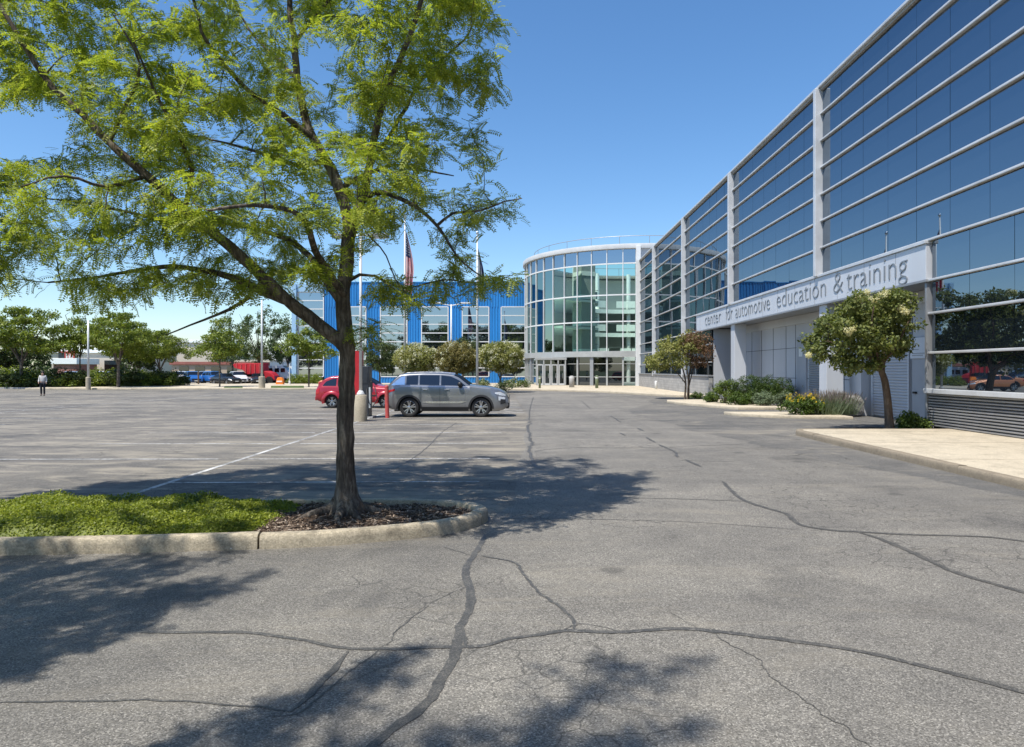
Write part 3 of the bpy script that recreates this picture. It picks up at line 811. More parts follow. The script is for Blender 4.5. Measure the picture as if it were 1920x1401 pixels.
# words laid out to the measured widths
def yat(x): return FX * 12.34 / (x - VX)
words = [('center', 1322, 1352), ('for', 1361, 1374), ('automotive', 1379, 1444), ('education', 1456, 1549), ('&', 1562, 1581), ('training', 1588, 1702)]
for w_, xa, xb in words:
    ya, yb = yat(xa), yat(xb)
    o, wd = text_mesh('lettering', w_, 1.2, M['letter'], sg, (12.325, ya, 4.92), (0, -1, 0), (0, 0, 1), .012, 1.02, 1.0, -0.024)
    k = (ya - yb) / wd
    n = len(o.data.vertices); co = np.empty(n * 3, np.float32); o.data.vertices.foreach_get('co', co); co = co.reshape(-1, 3)
    co[:, 1] = ya + (co[:, 1] - ya) * k
    o.data.vertices.foreach_set('co', co.ravel()); o.data.update()
    split_letters(o, 1)

# ================================================================== GLASS ROTUNDA
RC = (13.75, 89.3); RR = 13.75
def rp(a, r=RR): return (RC[0] + r * cos(a), RC[1] + r * sin(a))
rot = thing('glass_rotunda', 'round green glass entrance hall with white roof rim at the end of the drive', 'building', (RC[0], RC[1], .15))
A0, A1 = radians(264.5), radians(88); NB = 24
angs = [A0 + (A1 - A0) * i / NB for i in range(NB + 1)]
tiers = [(3.98, 7.12), (7.28, 10.05), (10.2, 13.5), (13.6, 15.1)]
for (za, zb) in tiers:
    mb = MB()
    for i in range(NB):
        a, b = angs[i], angs[i + 1]; p, q = rp(a), rp(b)
        e = rz.normal(0, .004)
        mb.quad((p[0] + e, p[1], za), (q[0] - e, q[1], za), (q[0] - e, q[1], zb), (p[0] + e, p[1], zb))
    mb.build('glazing', M['drum_glass'] if za < 13 else M['window_glass'], rot, fixn=False)
for a in angs:
    c = rp(a, RR + .02); d = (cos(a), sin(a)); t = (-sin(a), cos(a))
    MB().obox(c, d, t, .11, .042, 3.3, 15.15).build('mullion', M['frame_white'], rot)
def ring(r0, r1, z0, z1, aa=0, ab=2 * pi, n=72, seg=None):
    mb = MB(); full = abs(ab - aa) > 2 * pi - .01
    al = [aa + (ab - aa) * i / n for i in range(n + (0 if full else 1))]
    prof = [(r0, z0), (r1, z0), (r1, z1), (r0, z1)]
    vs = []
    for a in al:
        for r, z in prof: vs.append((RC[0] + r * cos(a), RC[1] + r * sin(a), z))
    fs = []; m = len(al)
    for i in range(m if full else m - 1):
        j = (i + 1) % m
        for k in range(4): fs.append((i*4 + k, i*4 + (k+1) % 4, j*4 + (k+1) % 4, j*4 + k))
    if not full: fs += [(0, 1, 2, 3), ((m-1)*4 + 3, (m-1)*4 + 2, (m-1)*4 + 1, (m-1)*4)]
    return mb.add(vs, fs)
for z in (7.2, 10.12, 13.55):
    sharp(ring(RR - .06, RR + .09, z - .07, z + .07, A1, A0, 96).build('ring_beam', M['frame_white'], rot))
sharp(ring(RR - .25, RR + .22, 3.32, 3.95, A1, A0, 96).build('canopy_band', M['canopy'], rot))
sharp(ring(RR - .5, RR + .32, 15.12, 15.66, 0, 2 * pi, 120).build('roof_rim', M['rim_grey'], rot, bevel=.06))
sharp(ring(10.6, RR - .52, 15.2, 15.45, 0, 2 * pi, 96).build('roof', M['roof'], rot))  # open centre added so sun falls in and brightens the gallery fronts
mb = MB()
for zz in (16.75,): mb.tube([(RC[0] + 12.6 * cos(a), RC[1] + 12.6 * sin(a), zz) for a in np.linspace(0, 2 * pi, 73)], .035, 5)
for a in np.linspace(0, 2 * pi, 25): mb.tube([(RC[0] + 12.6 * cos(a), RC[1] + 12.6 * sin(a), 15.3), (RC[0] + 12.6 * cos(a), RC[1] + 12.6 * sin(a), 16.75)], .03, 5)
mb.build('roof_railing', M['frame_grey'], rot)
# back half of the drum is a solid wall
sharp(ring(RR - .35, RR, .1, 15.2, radians(-95.5), A1, 80).build('rear_wall', M['panel'], rot))
# white pier where the drum meets the office wing
MB().box(12.02, 12.52, 75.15, 75.95, .1, 15.4).build('pier', M['frame_white'], rot, bevel=.03)
# inside: ground floor, three gallery floors, white balcony fronts, stair core, slim columns
sharp(ring(.01, RR - .4, .155, .19, 0, 2 * pi, 64).build('hall_floor', M['grey_in'], rot))
gal = [(3.72, radians(-60), radians(225)), (7.0, radians(-50), radians(225)), (10.25, radians(-50), radians(225))]
for z, aa, ab in gal:
    sharp(ring(7.0, RR - .4, z - .25, z, aa, ab, 60).build('gallery_floor', M['white_in'], rot))
    n = 22
    for i in range(n):
        if i % 7 == 5: continue
        a = aa + (ab - aa) * i / n; b = aa + (ab - aa) * (i + .93) / n
        sharp(ring(6.9, 7.0, z + .25, z + 1.15, a, b, 4).build('balcony_front', M['white_in'], rot))
    sharp(ring(6.86, 6.98, z - .55, z - .02, aa, ab, 60).build('gallery_edge', M['white_in'], rot))
    sharp(ring(6.88, 6.94, z + 1.28, z + 1.34, aa, ab, 60).build('handrail', M['frame_grey'], rot))
sharp(ring(RR - 1.4, RR - 1.3, .2, 15.0, radians(-40), radians(150), 40).build('inner_wall', M['grey_in'], rot))
for a in np.radians([15, 50, 85, 120, 155, 190]):
    c = (RC[0] + 7.6 * cos(a), RC[1] + 7.6 * sin(a), 0)
    MB().lathe([(.28, .2), (.28, 15.2)], c, 14).build('interior_column', M['white_in'], rot, smooth=False)
mb = MB(); mb.obox((RC[0] - 6.6, RC[1] - 5.2), (cos(.5), sin(.5)), (-sin(.5), cos(.5)), 1.0, .9, .2, 14.6); mb.build('lift_core', M['grey_in'], rot)
for z in (3.9, 7.2, 10.4, 13.2):
    MB().obox((RC[0] - 6.6, RC[1] - 5.2), (cos(.5), sin(.5)), (-sin(.5), cos(.5)), 1.06, .96, z, z + .5).build('lift_band', M['white_in'], rot)
# ground floor: glazed bays, vestibule with doors
for i in range(NB):
    a, b = angs[i], angs[i + 1]; p, q = rp(a, RR - .12), rp(b, RR - .12)
    if i in (1, 2, 3, 4, 5, 6, 7) or i > 11:
        MB().quad((p[0], p[1], .2), (q[0], q[1], .2), (q[0], q[1], 3.3), (p[0], p[1], 3.3)).build('window', M['dark_glass'], rot, fixn=False)
    else:
        MB().quad((p[0], p[1], .2), (q[0], q[1], .2), (q[0], q[1], 3.3), (p[0], p[1], 3.3)).build('window', M['door_glass'], rot, fixn=False)
    c = rp(a, RR - .05); d = (cos(a), sin(a)); t = (-sin(a), cos(a))
    MB().obox(c, d, t, .12, .09 if i % 3 else .2, .16, 3.31).build('post', M['canopy'] if i % 3 else M['frame_grey'], rot)
mb = MB()
for i in range(NB):
    a, b = angs[i], angs[i + 1]
    for z in (1.1, 2.55):
        p, q = rp(a, RR - .08), rp(b, RR - .08); mb.tube([(p[0], p[1], z), (q[0], q[1], z)], .045, 4)
mb.build('transom', M['canopy'], rot)
# vestibule: glass box with white framed doors, between photo x 1005 and 1058
vb = thing('entrance_vestibule', 'white framed glass door lobby standing before the round hall', 'entrance', (4.0, 76.6, .15))
v0, v1, vy, vyb = (1006 - VX) / FX * 78.2, (1060 - VX) / FX * 78.2, 78.2, 82.2
MB().box(v0 - .15, v1 + .15, vy - .1, vyb, 3.02, 3.28).build('roof', M['canopy'], vb, bevel=.02)
nd = 4
for k in range(nd + 1):
    x = v0 + (v1 - v0) * k / nd
    MB().box(x - .07, x + .07, vy - .07, vy + .07, .16, 3.0).build('post', M['canopy'], vb)
for k in range(nd):
    x0 = v0 + (v1 - v0) * k / nd + .09; x1 = v0 + (v1 - v0) * (k + 1) / nd - .09
    dm = MB(); dm.box(x0, x0 + .08, vy - .03, vy + .03, .18, 2.5); dm.box(x1 - .08, x1, vy - .03, vy + .03, .18, 2.5)
    dm.box(x0 + .08, x1 - .08, vy - .03, vy + .03, 2.4, 2.5); dm.box(x0 + .08, x1 - .08, vy - .03, vy + .03, .18, .36)
    d_ = dm.build('door', M['rim_grey'], vb)
    MB().quad((x0 + .08, vy, .36), (x1 - .08, vy, .36), (x1 - .08, vy, 2.4), (x0 + .08, vy, 2.4)).build('pane', M['door_glass'] if k % 2 == 0 else M['dark_glass'], d_, fixn=False)
    MB().tube([(x1 - .2, vy - .09, .95), (x1 - .2, vy - .09, 1.5)], .025, 6).build('handle', M['chrome'], d_)
    MB().quad((x0, vy, 2.55), (x1, vy, 2.55), (x1, vy, 2.98), (x0, vy, 2.98)).build('fanlight', M['door_glass'], vb, fixn=False)
for x in (v0, v1):
    MB().quad((x, vy + .1, .2), (x, vyb, .2), (x, vyb, 3.0), (x, vy + .1, 3.0)).build('side_pane', M['door_glass'], vb, fixn=False)

# ================================================================== BLUE BUILDING
BY = 92.0
blu = thing('blue_building', 'bright blue ribbed metal building with tall white framed windows behind the flagpoles', 'building', (-15, 98, .1))
wins = [(-30.2, -26.7)] + [(cx - 1.82, cx + 1.82) for cx in (-22.9, -17.45, -12.0, -6.6, -1.45)]
BT = 13.45; WT, WB = 10.25, 1.0
def ribbed(x0, x1, z0, z1, pitch=.36):
    """trapezoid ribs running up the sheet"""
    m_ = MB(); n = max(1, round((x1 - x0) / pitch)); p = (x1 - x0) / n; row = []
    for i in range(n):
        a = x0 + i * p
        row += [(a, 0), (a + p * .52, 0), (a + p * .60, -.075), (a + p * .90, -.075), (a + p * .98, 0)]
    row.append((x1, 0))
    return m_.grid([[(x, BY + y, z0) for x, y in row], [(x, BY + y, z1) for x, y in row]])
m_ = MB(); xs = [-30.25]
for a, b in wins: xs += [a, b]
xs.append(0.40)
for i in range(0, len(xs), 2):
    if xs[i + 1] - xs[i] > .05:
        r_ = ribbed(xs[i], xs[i + 1], .12, WT); m_.add(r_.v, r_.f)
r_ = ribbed(-26.7, 0.40, WT, BT); m_.add(r_.v, r_.f)
for a, b in wins[1:]:
    r_ = ribbed(a, b, .12, WB); m_.add(r_.v, r_.f)
m_.build('ribbed_wall', M['blue_metal'], blu)
mb = MB(); mb.box(-30.2, 0.2, BY + .35, BY + 24, .1, BT - .3); mb.build('core', M['dark'], blu)
MB().box(-26.8, 0.45, BY - .12, BY + .3, BT, BT + .14).build('coping', M['blue_metal'], blu, bevel=.02)
for wi, (a, b) in enumerate(wins):
    top = WT if wi else 12.2
    nrow = 8 if wi else 10
    zs = [WB + (top - WB) * k / nrow for k in range(nrow + 1)]
    f = MB()
    f.box(a, a + .12, BY - .12, BY + .1, WB, top); f.box(b - .12, b, BY - .12, BY + .1, WB, top)
    for k, z in enumerate(zs):
        f.box(a + .12, b - .12, BY - .10, BY + .1, z - .06, z + .06)
    w_ = f.build('window', M['frame_white'], blu)
    g_ = MB()
    for k in range(nrow):
        t = rz.normal(0, .0012) + .0012
        hh = zs[k + 1] - zs[k] - .12
        nx = 2
        for q in range(nx):
            xa = a + .12 + (b - a - .24) * q / nx; xb = a + .12 + (b - a - .24) * (q + 1) / nx
            g_.quad((xa, BY + .02 - t * hh, zs[k] + .06), (xb, BY + .02 - t * hh, zs[k] + .06), (xb, BY + .02 + t * hh, zs[k + 1] - .06), (xa, BY + .02 + t * hh, zs[k + 1] - .06))
    g_.build('pane', M['window_glass'], w_, fixn=False)
MB().box(-30.85, -30.26, BY - .5, BY + .3, .1, 13.2).build('corner_column', M['pale_blue'], blu, bevel=.03)
MB().box(-30.95, -26.72, BY - .2, BY + .3, 12.25, 13.3).build('glass_corner_head', M['pale_blue'], blu)
MB().box(-30.2, 0.2, BY + .3, BY + 24.2, BT - .28, BT - .1).build('roof', M['roof'], blu)
MB().box(-30.8, -30.21, BY + .4, BY + 24, .1, BT - .3).build('side_wall', M['blue_metal'], blu)

# ================================================================== STORES ACROSS THE ROAD
def store(name, label, x0, x1, Y, h, mat, roofmat, wins_=(), depth=14, band=.9, group=None):
    t = thing(name, label, 'building', ((x0 + x1) / 2, Y, 0), group)
    MB().box(x0, x1, Y, Y + depth, -.02, h).build('wall', mat, t)
    MB().box(x0 - .3, x1 + .3, Y - .35, Y + depth + .3, h, h + band).build('roof', roofmat, t, bevel=.05)
    for (a, b, z0, z1, m2) in wins_:
        w_ = MB().box(a, b, Y - .08, Y - .003, z0, z1).build('window', m2, t)
        MB().box(a - .1, b + .1, Y - .14, Y - .081, z0 - .12, z0 - .001).build('sill', M['frame_white'], w_)
    return t
def px(x, Y): return (x - VX) / FX * Y
def pz(y, Y): return CAMH - (y - VY) / FX * Y
Yb = 132
s1 = store('store_building', 'cream store with pale parapet and red mural panels behind the trees at the far left', px(96, Yb), px(262, Yb), Yb, pz(662, Yb), M['cream_wall'], M['white_in'],
           [(px(196, Yb), px(232, Yb), .9, pz(676, Yb), M['dark_glass'])])
mur = MB().box(px(113, Yb), px(143, Yb), Yb - .5, Yb - .36, pz(676, Yb), pz(659, Yb)).build('mural', M['red_faded'], s1)
MB().box(px(113, Yb), px(124, Yb), Yb - .53, Yb - .501, pz(673, Yb), pz(661.5, Yb)).build('mural_patch', M['charger'], mur)
mb = MB()
for k, (a, b) in enumerate(((127, 130), (132, 135.5), (137.5, 140))): mb.box(px(a, Yb), px(b, Yb), Yb - .53, Yb - .501, pz(674, Yb), pz(663 + k, Yb))
mb.build('mural_figure', M['flag_white'], mur)
Yk = 124
s2 = store('brick_annex', 'low red brick annex with white band below the red mural panels', px(100, Yk), px(143, Yk), Yk, pz(683, Yk), M['brick_red'], M['white_in'], (), 6, pz(672, Yk) - pz(683, Yk))
s3 = store('store_building', 'cream stepped store with red brown eaves above the parked blue cars', px(322, 128), px(475, 128), 128, pz(684, 128), M['tan_wall'], M['roof_red'],
           [(px(336 + k * 30, 128), px(354 + k * 30, 128), .9, 2.5, M['dark_glass']) for k in range(4)], 10, .55)
s4 = store('store_building', 'tall cream store block with flat cornice seen through the leaning branch gap', px(328, 150), px(402, 150), 150, pz(643, 150), M['cream_wall'], M['white_in'], (), 16, .6)
s5 = store('store_building', 'long low cream building behind the loose tree and far red truck', px(402, 156), px(520, 156), 156, pz(667, 156), M['cream_wall'], M['white_in'],
           [(px(415 + k * 26, 156), px(430 + k * 26, 156), 1.0, 2.8, M['dark_glass']) for k in range(4)], 16, .5)
Yw = 112
s6 = store('showroom', 'white flat roofed showroom with a pink square sign left of the blue building', px(506, Yw), px(562, Yw), Yw, pz(676, Yw), M['white_in'], M['white_in'],
           [(px(512 + k * 12, Yw), px(521 + k * 12, Yw), .6, 2.2, M['dark_glass']) for k in range(4)], 10, pz(656, Yw) - pz(676, Yw))
MB().box(px(524, Yw), px(530.5, Yw), Yw - .5, Yw - .36, pz(667, Yw), pz(659.5, Yw)).build('logo_square', M['pink_red'], s6)
mb = MB()
for k in range(3): mb.box(px(535 + k * 3, Yw), px(537.2 + k * 3, Yw), Yw - .48, Yw - .36, pz(666, Yw), pz(661 + (k == 1), Yw))
mb.build('logo_mark', M['charger'], s6)
MB().box(px(541, 105), px(566, 105), 104.2, 105.6, pz(668, 105), pz(665.5, 105)).build('canopy', M['frame_white'], s6)
# ================================================================== FOLIAGE TOOLS
def norm(a): return a / np.maximum(np.linalg.norm(a, axis=-1, keepdims=True), 1e-9)
def place(tv, tf, pos, fwd, up, size):
    """copies of a small template (x forward, y side, z face normal) -> V, F"""
    f = norm(fwd); n = norm(up - (up * f).sum(1, keepdims=True) * f); s = np.cross(n, f)
    R = np.stack([f, s, n], axis=1)                       # rows
    if np.ndim(size) == 1: size = size[:, None, None]
    V = np.einsum('kc,ncd->nkd', tv, R) * size + pos[:, None, :]
    k = len(tv)
    F = (tf[None, :, :] + (np.arange(len(pos)) * k)[:, None, None]).reshape(-1, tf.shape[1])
    return V.reshape(-1, 3), F
# single leaf: two quads folded along the midrib
LEAF_V = np.array([(0, 0, 0), (.5, 0, -.02), (1, 0, -.10), (.62, .27, .05), (.25, .22, .05), (.62, -.27, .05), (.25, -.22, .05)], float)
LEAF_F = np.array([(0, 1, 3, 4), (1, 2, 3, 3), (0, 6, 5, 1), (1, 5, 2, 2)])
LEAFQ_V = np.array([(0, 0, 0), (.45, .28, .04), (1, 0, -.06), (.45, -.28, .04)], float); LEAFQ_F = np.array([(0, 3, 2, 1)])
def compound(npair=7, ll=.235, lw=.105, droop=.35):
    vs = []; fs = []
    def leaflet(x, y, ang):
        b = len(vs); z0 = -droop * x * x
        dx, dy = cos(ang), sin(ang); px_, py_ = -dy, dx
        for u, w in ((0, 0), (.5, 1), (1, 0), (.5, -1)):
            vs.append((x + dx * ll * u + px_ * lw * .5 * w, y + dy * ll * u + py_ * lw * .5 * w, z0 - .03 * u - droop * .25 * u * ll))
        fs.append((b, b + 3, b + 2, b + 1))
    for i in range(npair):
        x = .14 + .80 * i / (npair - 1)
        for s in (1, -1): leaflet(x, 0, s * radians(62))
    leaflet(.95, 0, 0)
    return np.array(vs), np.array(fs)
CMP_V, CMP_F = compound()

def limb_nodes(poly, rad, step=.12):
    """smooth polyline with radii"""
    pts = [Vector(p) for p in poly]; out = []; n = len(pts)
    for i in range(n - 1):
        p0 = pts[max(i-1, 0)]; p1 = pts[i]; p2 = pts[i+1]; p3 = pts[min(i+2, n-1)]
        m = max(1, int((p2 - p1).length / step))
        for k in range(m):
            t = k / m
            q = 0.5 * ((2*p1) + (-p0 + p2)*t + (2*p0 - 5*p1 + 4*p2 - p3)*t*t + (-p0 + 3*p1 - 3*p2 + p3)*t**3)
            u = (i + t) / (n - 1)
            out.append((q, rad[0] + (rad[1] - rad[0]) * u))
    out.append((pts[-1], rad[1])); return out

def grow(mb, nodes, targets, r, rtip=.004, sag=.12, jit=.05, nseg=5, maxlen=1.6):
    """join every target to the nearest wood with a bent twig; returns twig paths"""
    P_ = np.array([tuple(q) for q, _ in nodes]); R_ = [x for _, x in nodes]
    targets = np.asarray(targets)
    order = np.argsort(np.min(np.linalg.norm(targets[:, None, :] - P_[None, ::4, :], axis=2), axis=1))
    paths = []
    cap = len(P_) + len(targets) * nseg + 8
    buf = np.zeros((cap, 3)); buf[:len(P_)] = P_; cnt = len(P_)
    rad = np.zeros(cap); rad[:cnt] = R_
    for oi in order:
        t = targets[oi]
        d = np.linalg.norm(buf[:cnt] - t, axis=1) + 0.35 * np.maximum(0, buf[:cnt, 2] - t[2])
        j = int(np.argmin(d)); a = buf[j].copy(); L = np.linalg.norm(t - a)
        if L < .05: continue
        mid = (a + t) / 2 + np.array([r.gauss(0, 1), r.gauss(0, 1), 0]) * jit * L + np.array([0, 0, sag * L])
        pts = []
        for k in range(nseg + 1):
            u = k / nseg
            q = a * (1-u)**2 + mid * 2*u*(1-u) + t * u*u
            if 0 < k < nseg: q = q + np.array([r.gauss(0, 1) for _ in range(3)]) * .018 * L
            pts.append(q)
        r0 = min(rad[j] * .7, .006 + .011 * min(L, 1.8)); r0 = max(r0, rtip * 1.3)
        rr_ = [r0 + (rtip - r0) * k / nseg for k in range(nseg + 1)]
        mb.tube(pts, rr_, 4 if r0 < .02 else 6, cap=False)
        for k in range(1, nseg + 1):
            buf[cnt] = pts[k]; rad[cnt] = rr_[k]; cnt += 1
        paths.append(pts)
    return paths

def poly_in(x, y, poly):
    c = False; n = len(poly); j = n - 1
    for i in range(n):
        xi, yi = poly[i]; xj, yj = poly[j]
        if (yi > y) != (yj > y) and x < (xj - xi) * (y - yi) / (yj - yi) + xi: c = not c
        j = i
    return c

# ================================================================== THE HONEY LOCUST ON THE ISLAND
LOC = {}
def make_locust():
    r = random.Random(21); rn = np.random.default_rng(21)
    Y0 = 8.5; base = Vector((-2.2, Y0, 0.10))
    root = thing('locust_tree', 'spreading yellow green honey locust with dark trunk standing on the mulched kerb island', 'tree', base)
    def L(pts): return [P(x, y, Y0 + d) for x, y, d in pts]
    limbs = [
     (L([(652,962,0),(650,930,0),(648,880,0),(647,800,0),(650,720,0),(650,650,0),(643,590,0),(645,540,.02),(650,490,.04),(655,440,.05)]), (.108, .082)),
     (L([(655,445,.05),(650,400,.1),(636,355,.15),(612,300,.2),(588,262,.25),(570,215,.3),(557,150,.3),(553,80,.3),(545,20,.3),(540,-120,.3),(560,-260,.2)]), (.075, .025)),
     (L([(652,655,0),(615,622,-.08),(575,592,-.15),(535,560,-.25),(475,502,-.4),(405,440,-.55),(345,392,-.7),(275,330,-.85),(205,268,-.95),(155,215,-1.0),(100,165,-1.05),(50,95,-1.1),(0,10,-1.1)]), (.088, .020)),
     (L([(540,566,-.25),(495,548,-.1),(440,522,.1),(380,507,.3),(320,500,.5),(250,508,.7),(180,520,.9),(90,530,1.1)]), (.055, .012)),
     (L([(470,556,-.15),(430,580,-.2),(380,600,-.3),(312,628,-.4)]), (.028, .007)),
     (L([(645,575,0),(615,530,.3),(580,480,.6),(540,450,.9),(480,430,1.2),(410,418,1.5),(330,410,1.8)]), (.055, .014)),
     (L([(648,560,0),(612,505,-.4),(590,470,-.9),(575,420,-1.3),(545,395,-1.6),(470,385,-1.9),(390,395,-2.1)]), (.05, .012)),
     (L([(655,450,.05),(676,385,-.1),(688,340,-.2),(697,280,-.3),(716,200,-.5),(745,120,-.7),(775,50,-.8),(800,-40,-.9),(830,-160,-.9)]), (.06, .018)),
     (L([(690,335,-.2),(700,300,.2),(740,240,.6),(790,150,1.0),(835,105,1.2),(880,60,1.4),(905,-20,1.5)]), (.035, .009)),
     (L([(660,400,.05),(700,362,.0),(745,370,-.1),(790,395,-.2),(822,425,-.3),(845,462,-.35),(870,495,-.4),(905,520,-.4)]), (.036, .006)),
     (L([(822,422,-.3),(850,400,-.4),(900,395,-.5),(945,378,-.6),(980,372,-.7)]), (.018, .005)),
     (L([(650,528,0),(675,515,-.1),(705,518,-.2),(735,540,-.3),(776,570,-.45)]), (.026, .005)),
     (L([(705,518,-.2),(760,540,0),(830,525,.1),(890,530,.1),(950,520,.2)]), (.014, .004)),
     (L([(690,440,0),(725,480,-.2),(750,540,-.3),(800,575,-.3)]), (.010, .004)),
     (L([(588,262,.25),(530,215,.0),(470,175,-.3),(420,120,-.6),(380,60,-.9),(350,-40,-1.1)]), (.04, .012)),
     (L([(205,268,-.95),(240,190,-1.1),(262,120,-1.3),(215,30,-1.5)]), (.024, .008)),
     (L([(345,392,-.7),(360,320,-.9),(330,250,-1.2),(290,170,-1.5),(250,80,-1.8)]), (.03, .008)),
     (L([(557,150,.3),(520,110,.7),(470,60,1.1),(420,-30,1.5)]), (.026, .010)),
     (L([(553,80,.3),(600,20,.5),(660,-60,.8),(720,-170,1.0)]), (.028, .010)),
     (L([(405,440,-.55),(330,420,-.1),(250,400,.4),(150,380,.9),(60,370,1.3)]), (.03, .008)),
     (L([(612,300,.2),(560,310,.7),(500,290,1.2),(430,270,1.7),(340,250,2.1)]), (.04, .010)),
     (L([(636,355,.15),(680,330,.8),(740,310,1.4),(800,320,1.9),(850,330,2.2)]), (.036, .008)),
     (L([(275,330,-.85),(200,350,-1.2),(120,330,-1.5),(40,350,-1.8)]), (.024, .007)),
    ]
    mb = MB(); nodes = []
    for i, (poly, rad) in enumerate(limbs):
        nd = limb_nodes(poly, rad)
        if i == 0:      # root flare
            for k, (q, rr_) in enumerate(nd):
                h = q.z - base.z
                nd[k] = (q, rr_ + .17 * math.exp(-max(h, 0) / .11) + .035 * math.exp(-max(h, 0) / .4))
        nd = [(q + Vector((r.gauss(0, .006), r.gauss(0, .006), 0)), rr_ * r.uniform(.95, 1.06)) for q, rr_ in nd]
        if i == 0: nd[0] = (nd[0][0] - Vector((0, 0, .12)), nd[0][1])
        mb.tube([q for q, _ in nd], [x for _, x in nd], 16 if i == 0 else (12 if rad[0] > .05 else 8), cap=False)
        nodes += nd if i else nd[len(nd)//2:]
    for a in np.linspace(0, 2 * pi, 8)[:-1]:      # surface roots
        a += r.uniform(-.3, .3); l = r.uniform(.32, .62)
        pts = [base + Vector((cos(a) * .10, sin(a) * .10, .16)), base + Vector((cos(a) * .20, sin(a) * .20, .075)), base + Vector((cos(a) * l * .7, sin(a + .15) * l * .7, .035)), base + Vector((cos(a + .1) * l, sin(a + .2) * l, -.03))]
        nd = limb_nodes(pts, (.085, .02), .05); mb.tube([q for q, _ in nd], [x for _, x in nd], 8)
    # ---- crown outline of the photograph gives where sprays may hang; depth spreads round the trunk
    crown = [(-330,-420),(860,-420),(900,-60),(936,30),(930,85),(905,110),(920,170),(905,215),(868,248),(840,290),(812,330),(868,352),(925,362),(985,362),(992,392),(930,412),(890,440),(850,405),(795,410),
             (745,415),(700,440),(650,470),(640,545),(590,560),(520,560),(470,560),(400,590),(345,600),(300,560),(215,575),(150,560),(110,530),(60,520),(20,545),(-120,560),(-330,500)]
    extra = [[(862,250),(905,240),(908,300),(880,335),(850,300)], [(815,440),(865,430),(905,515),(960,505),(965,535),(880,560),(800,560),(740,580),(700,560),(720,520),(800,530),(850,500)],
             [(670,540),(740,530),(780,575),(740,560),(690,560)], [(700,395),(760,420),(740,450),(690,430)], [(720,600),(690,640),(700,600)]]
    gaps = [[(-60,188),(110,190),(150,280),(100,292),(0,300),(-60,330)], [(378,285),(480,215),(505,290),(440,285),(395,320)], [(545,95),(600,55),(640,100),(625,160),(560,150)],
            [(140,20),(175,10),(180,40),(150,50)], [(340,215),(372,200),(380,235),(350,240)], [(430,10),(490,20),(480,60),(440,50)], [(190,365),(235,360),(260,395),(215,400)],
            [(300,565),(430,560),(420,592),(330,600)], [(60,500),(110,470),(150,490),(100,520)], [(240,425),(300,420),(290,445),(250,445)], [(675,455),(760,440),(800,480),(760,515),(690,500)], [(610,40),(660,30),(650,90),(620,90)],
            [(0,0),(30,0),(12,40),(0,50)], [(738,420),(800,430),(800,528),(740,528)], [(590,150),(620,120),(640,190),(600,200)], [(815,10),(835,0),(838,40),(820,45)]]
    T = []
    def try_add(x, y, d):
        T.append(tuple(P(x, y, Y0 + d)))
    n_want = 1720; guard = 0
    lay = random.Random(3)
    while len(T) < n_want and guard < 60000:
        guard += 1
        x = r.uniform(-330, 995); y = r.uniform(-420, 600)
        if y < -40 and r.random() < .25: continue
        if not poly_in(x, y, crown): continue
        if any(poly_in(x, y, g_) for g_ in gaps): continue
        u = (x - 560) / 760.0
        dm = 2.5 * sqrt(max(.05, 1 - u * u)) * (0.55 if y > 430 else 1.0)
        if x > 800: dm = min(dm, .9)
        d = r.uniform(-dm * .75, dm)
        # foliage lies in flat layers with air between them
        w = sin(y * .055 + x * .010 + 1.3 * sin(x * .006 + d * 1.1) + d * 1.6)
        if w < -.25 and r.random() < .80: continue
        try_add(x, y, d)
    for e in extra:
        xs_ = [p[0] for p in e]; ys_ = [p[1] for p in e]
        area = (max(xs_) - min(xs_)) * (max(ys_) - min(ys_)); k = 0
        for _ in range(400):
            x = r.uniform(min(xs_), max(xs_)); y = r.uniform(min(ys_), max(ys_))
            if poly_in(x, y, e): try_add(x, y, r.uniform(-.5, .5)); k += 1
            if k >= max(4, area / 1300): break
    paths = grow(mb, nodes, T, r, .0035, .10, .07)
    mb.build('trunk', M['bark'], root, smooth=True)
    # ---- pinnate leaves along the twigs
    pos = []; fw = []; up = []; size = []
    for pts in paths:
        pts = np.array(pts); seg = np.linalg.norm(np.diff(pts, axis=0), axis=1); Ltot = seg.sum()
        cum = np.concatenate([[0], np.cumsum(seg)])
        use = min(Ltot, .80); n = max(24, int(44 * use / .6))
        for k in range(n):
            s_ = Ltot - use * (k / n) ** 1.1
            i = min(np.searchsorted(cum, s_) - 1, len(seg) - 1); i = max(i, 0)
            t = (s_ - cum[i]) / max(seg[i], 1e-6); q = pts[i] + (pts[i+1] - pts[i]) * t
            d = norm((pts[i+1] - pts[i])[None])[0]
            side = norm(np.cross(d, [0, 0, 1])[None])[0] * (1 if k % 2 else -1)
            f = d * r.uniform(.15, .8) + side * r.uniform(.3, 1.0) + np.array([0, 0, r.uniform(-.55, .12)]) + rn.normal(0, .22, 3)
            q = q + rn.normal(0, 1, 3) * np.array([.075, .075, .04])
            pos.append(q); fw.append(f); up.append(np.array([0, 0, 1]) + rn.normal(0, .35, 3)); size.append(r.uniform(.11, .20))
    V, F = place(CMP_V, CMP_F, np.array(pos), np.array(fw), np.array(up), np.array(size))
    np_mesh('crown', V, F, M['leaf_locust'], root); LOC.update(V=V, F=F, pos=np.array(pos))
    print('locust leaves', len(pos), 'faces', len(F))
    return root
locust = make_locust()
def set_copy(o, x, y, z=0, rot=0, s=1.0, label=None, group=None):
    c = copy_tree(o); c.location = (x, y, z); c.rotation_euler = (0, 0, rot); c.scale = (s, s, s)
    if label: c['label'] = label
    if group: c['group'] = group
    return c

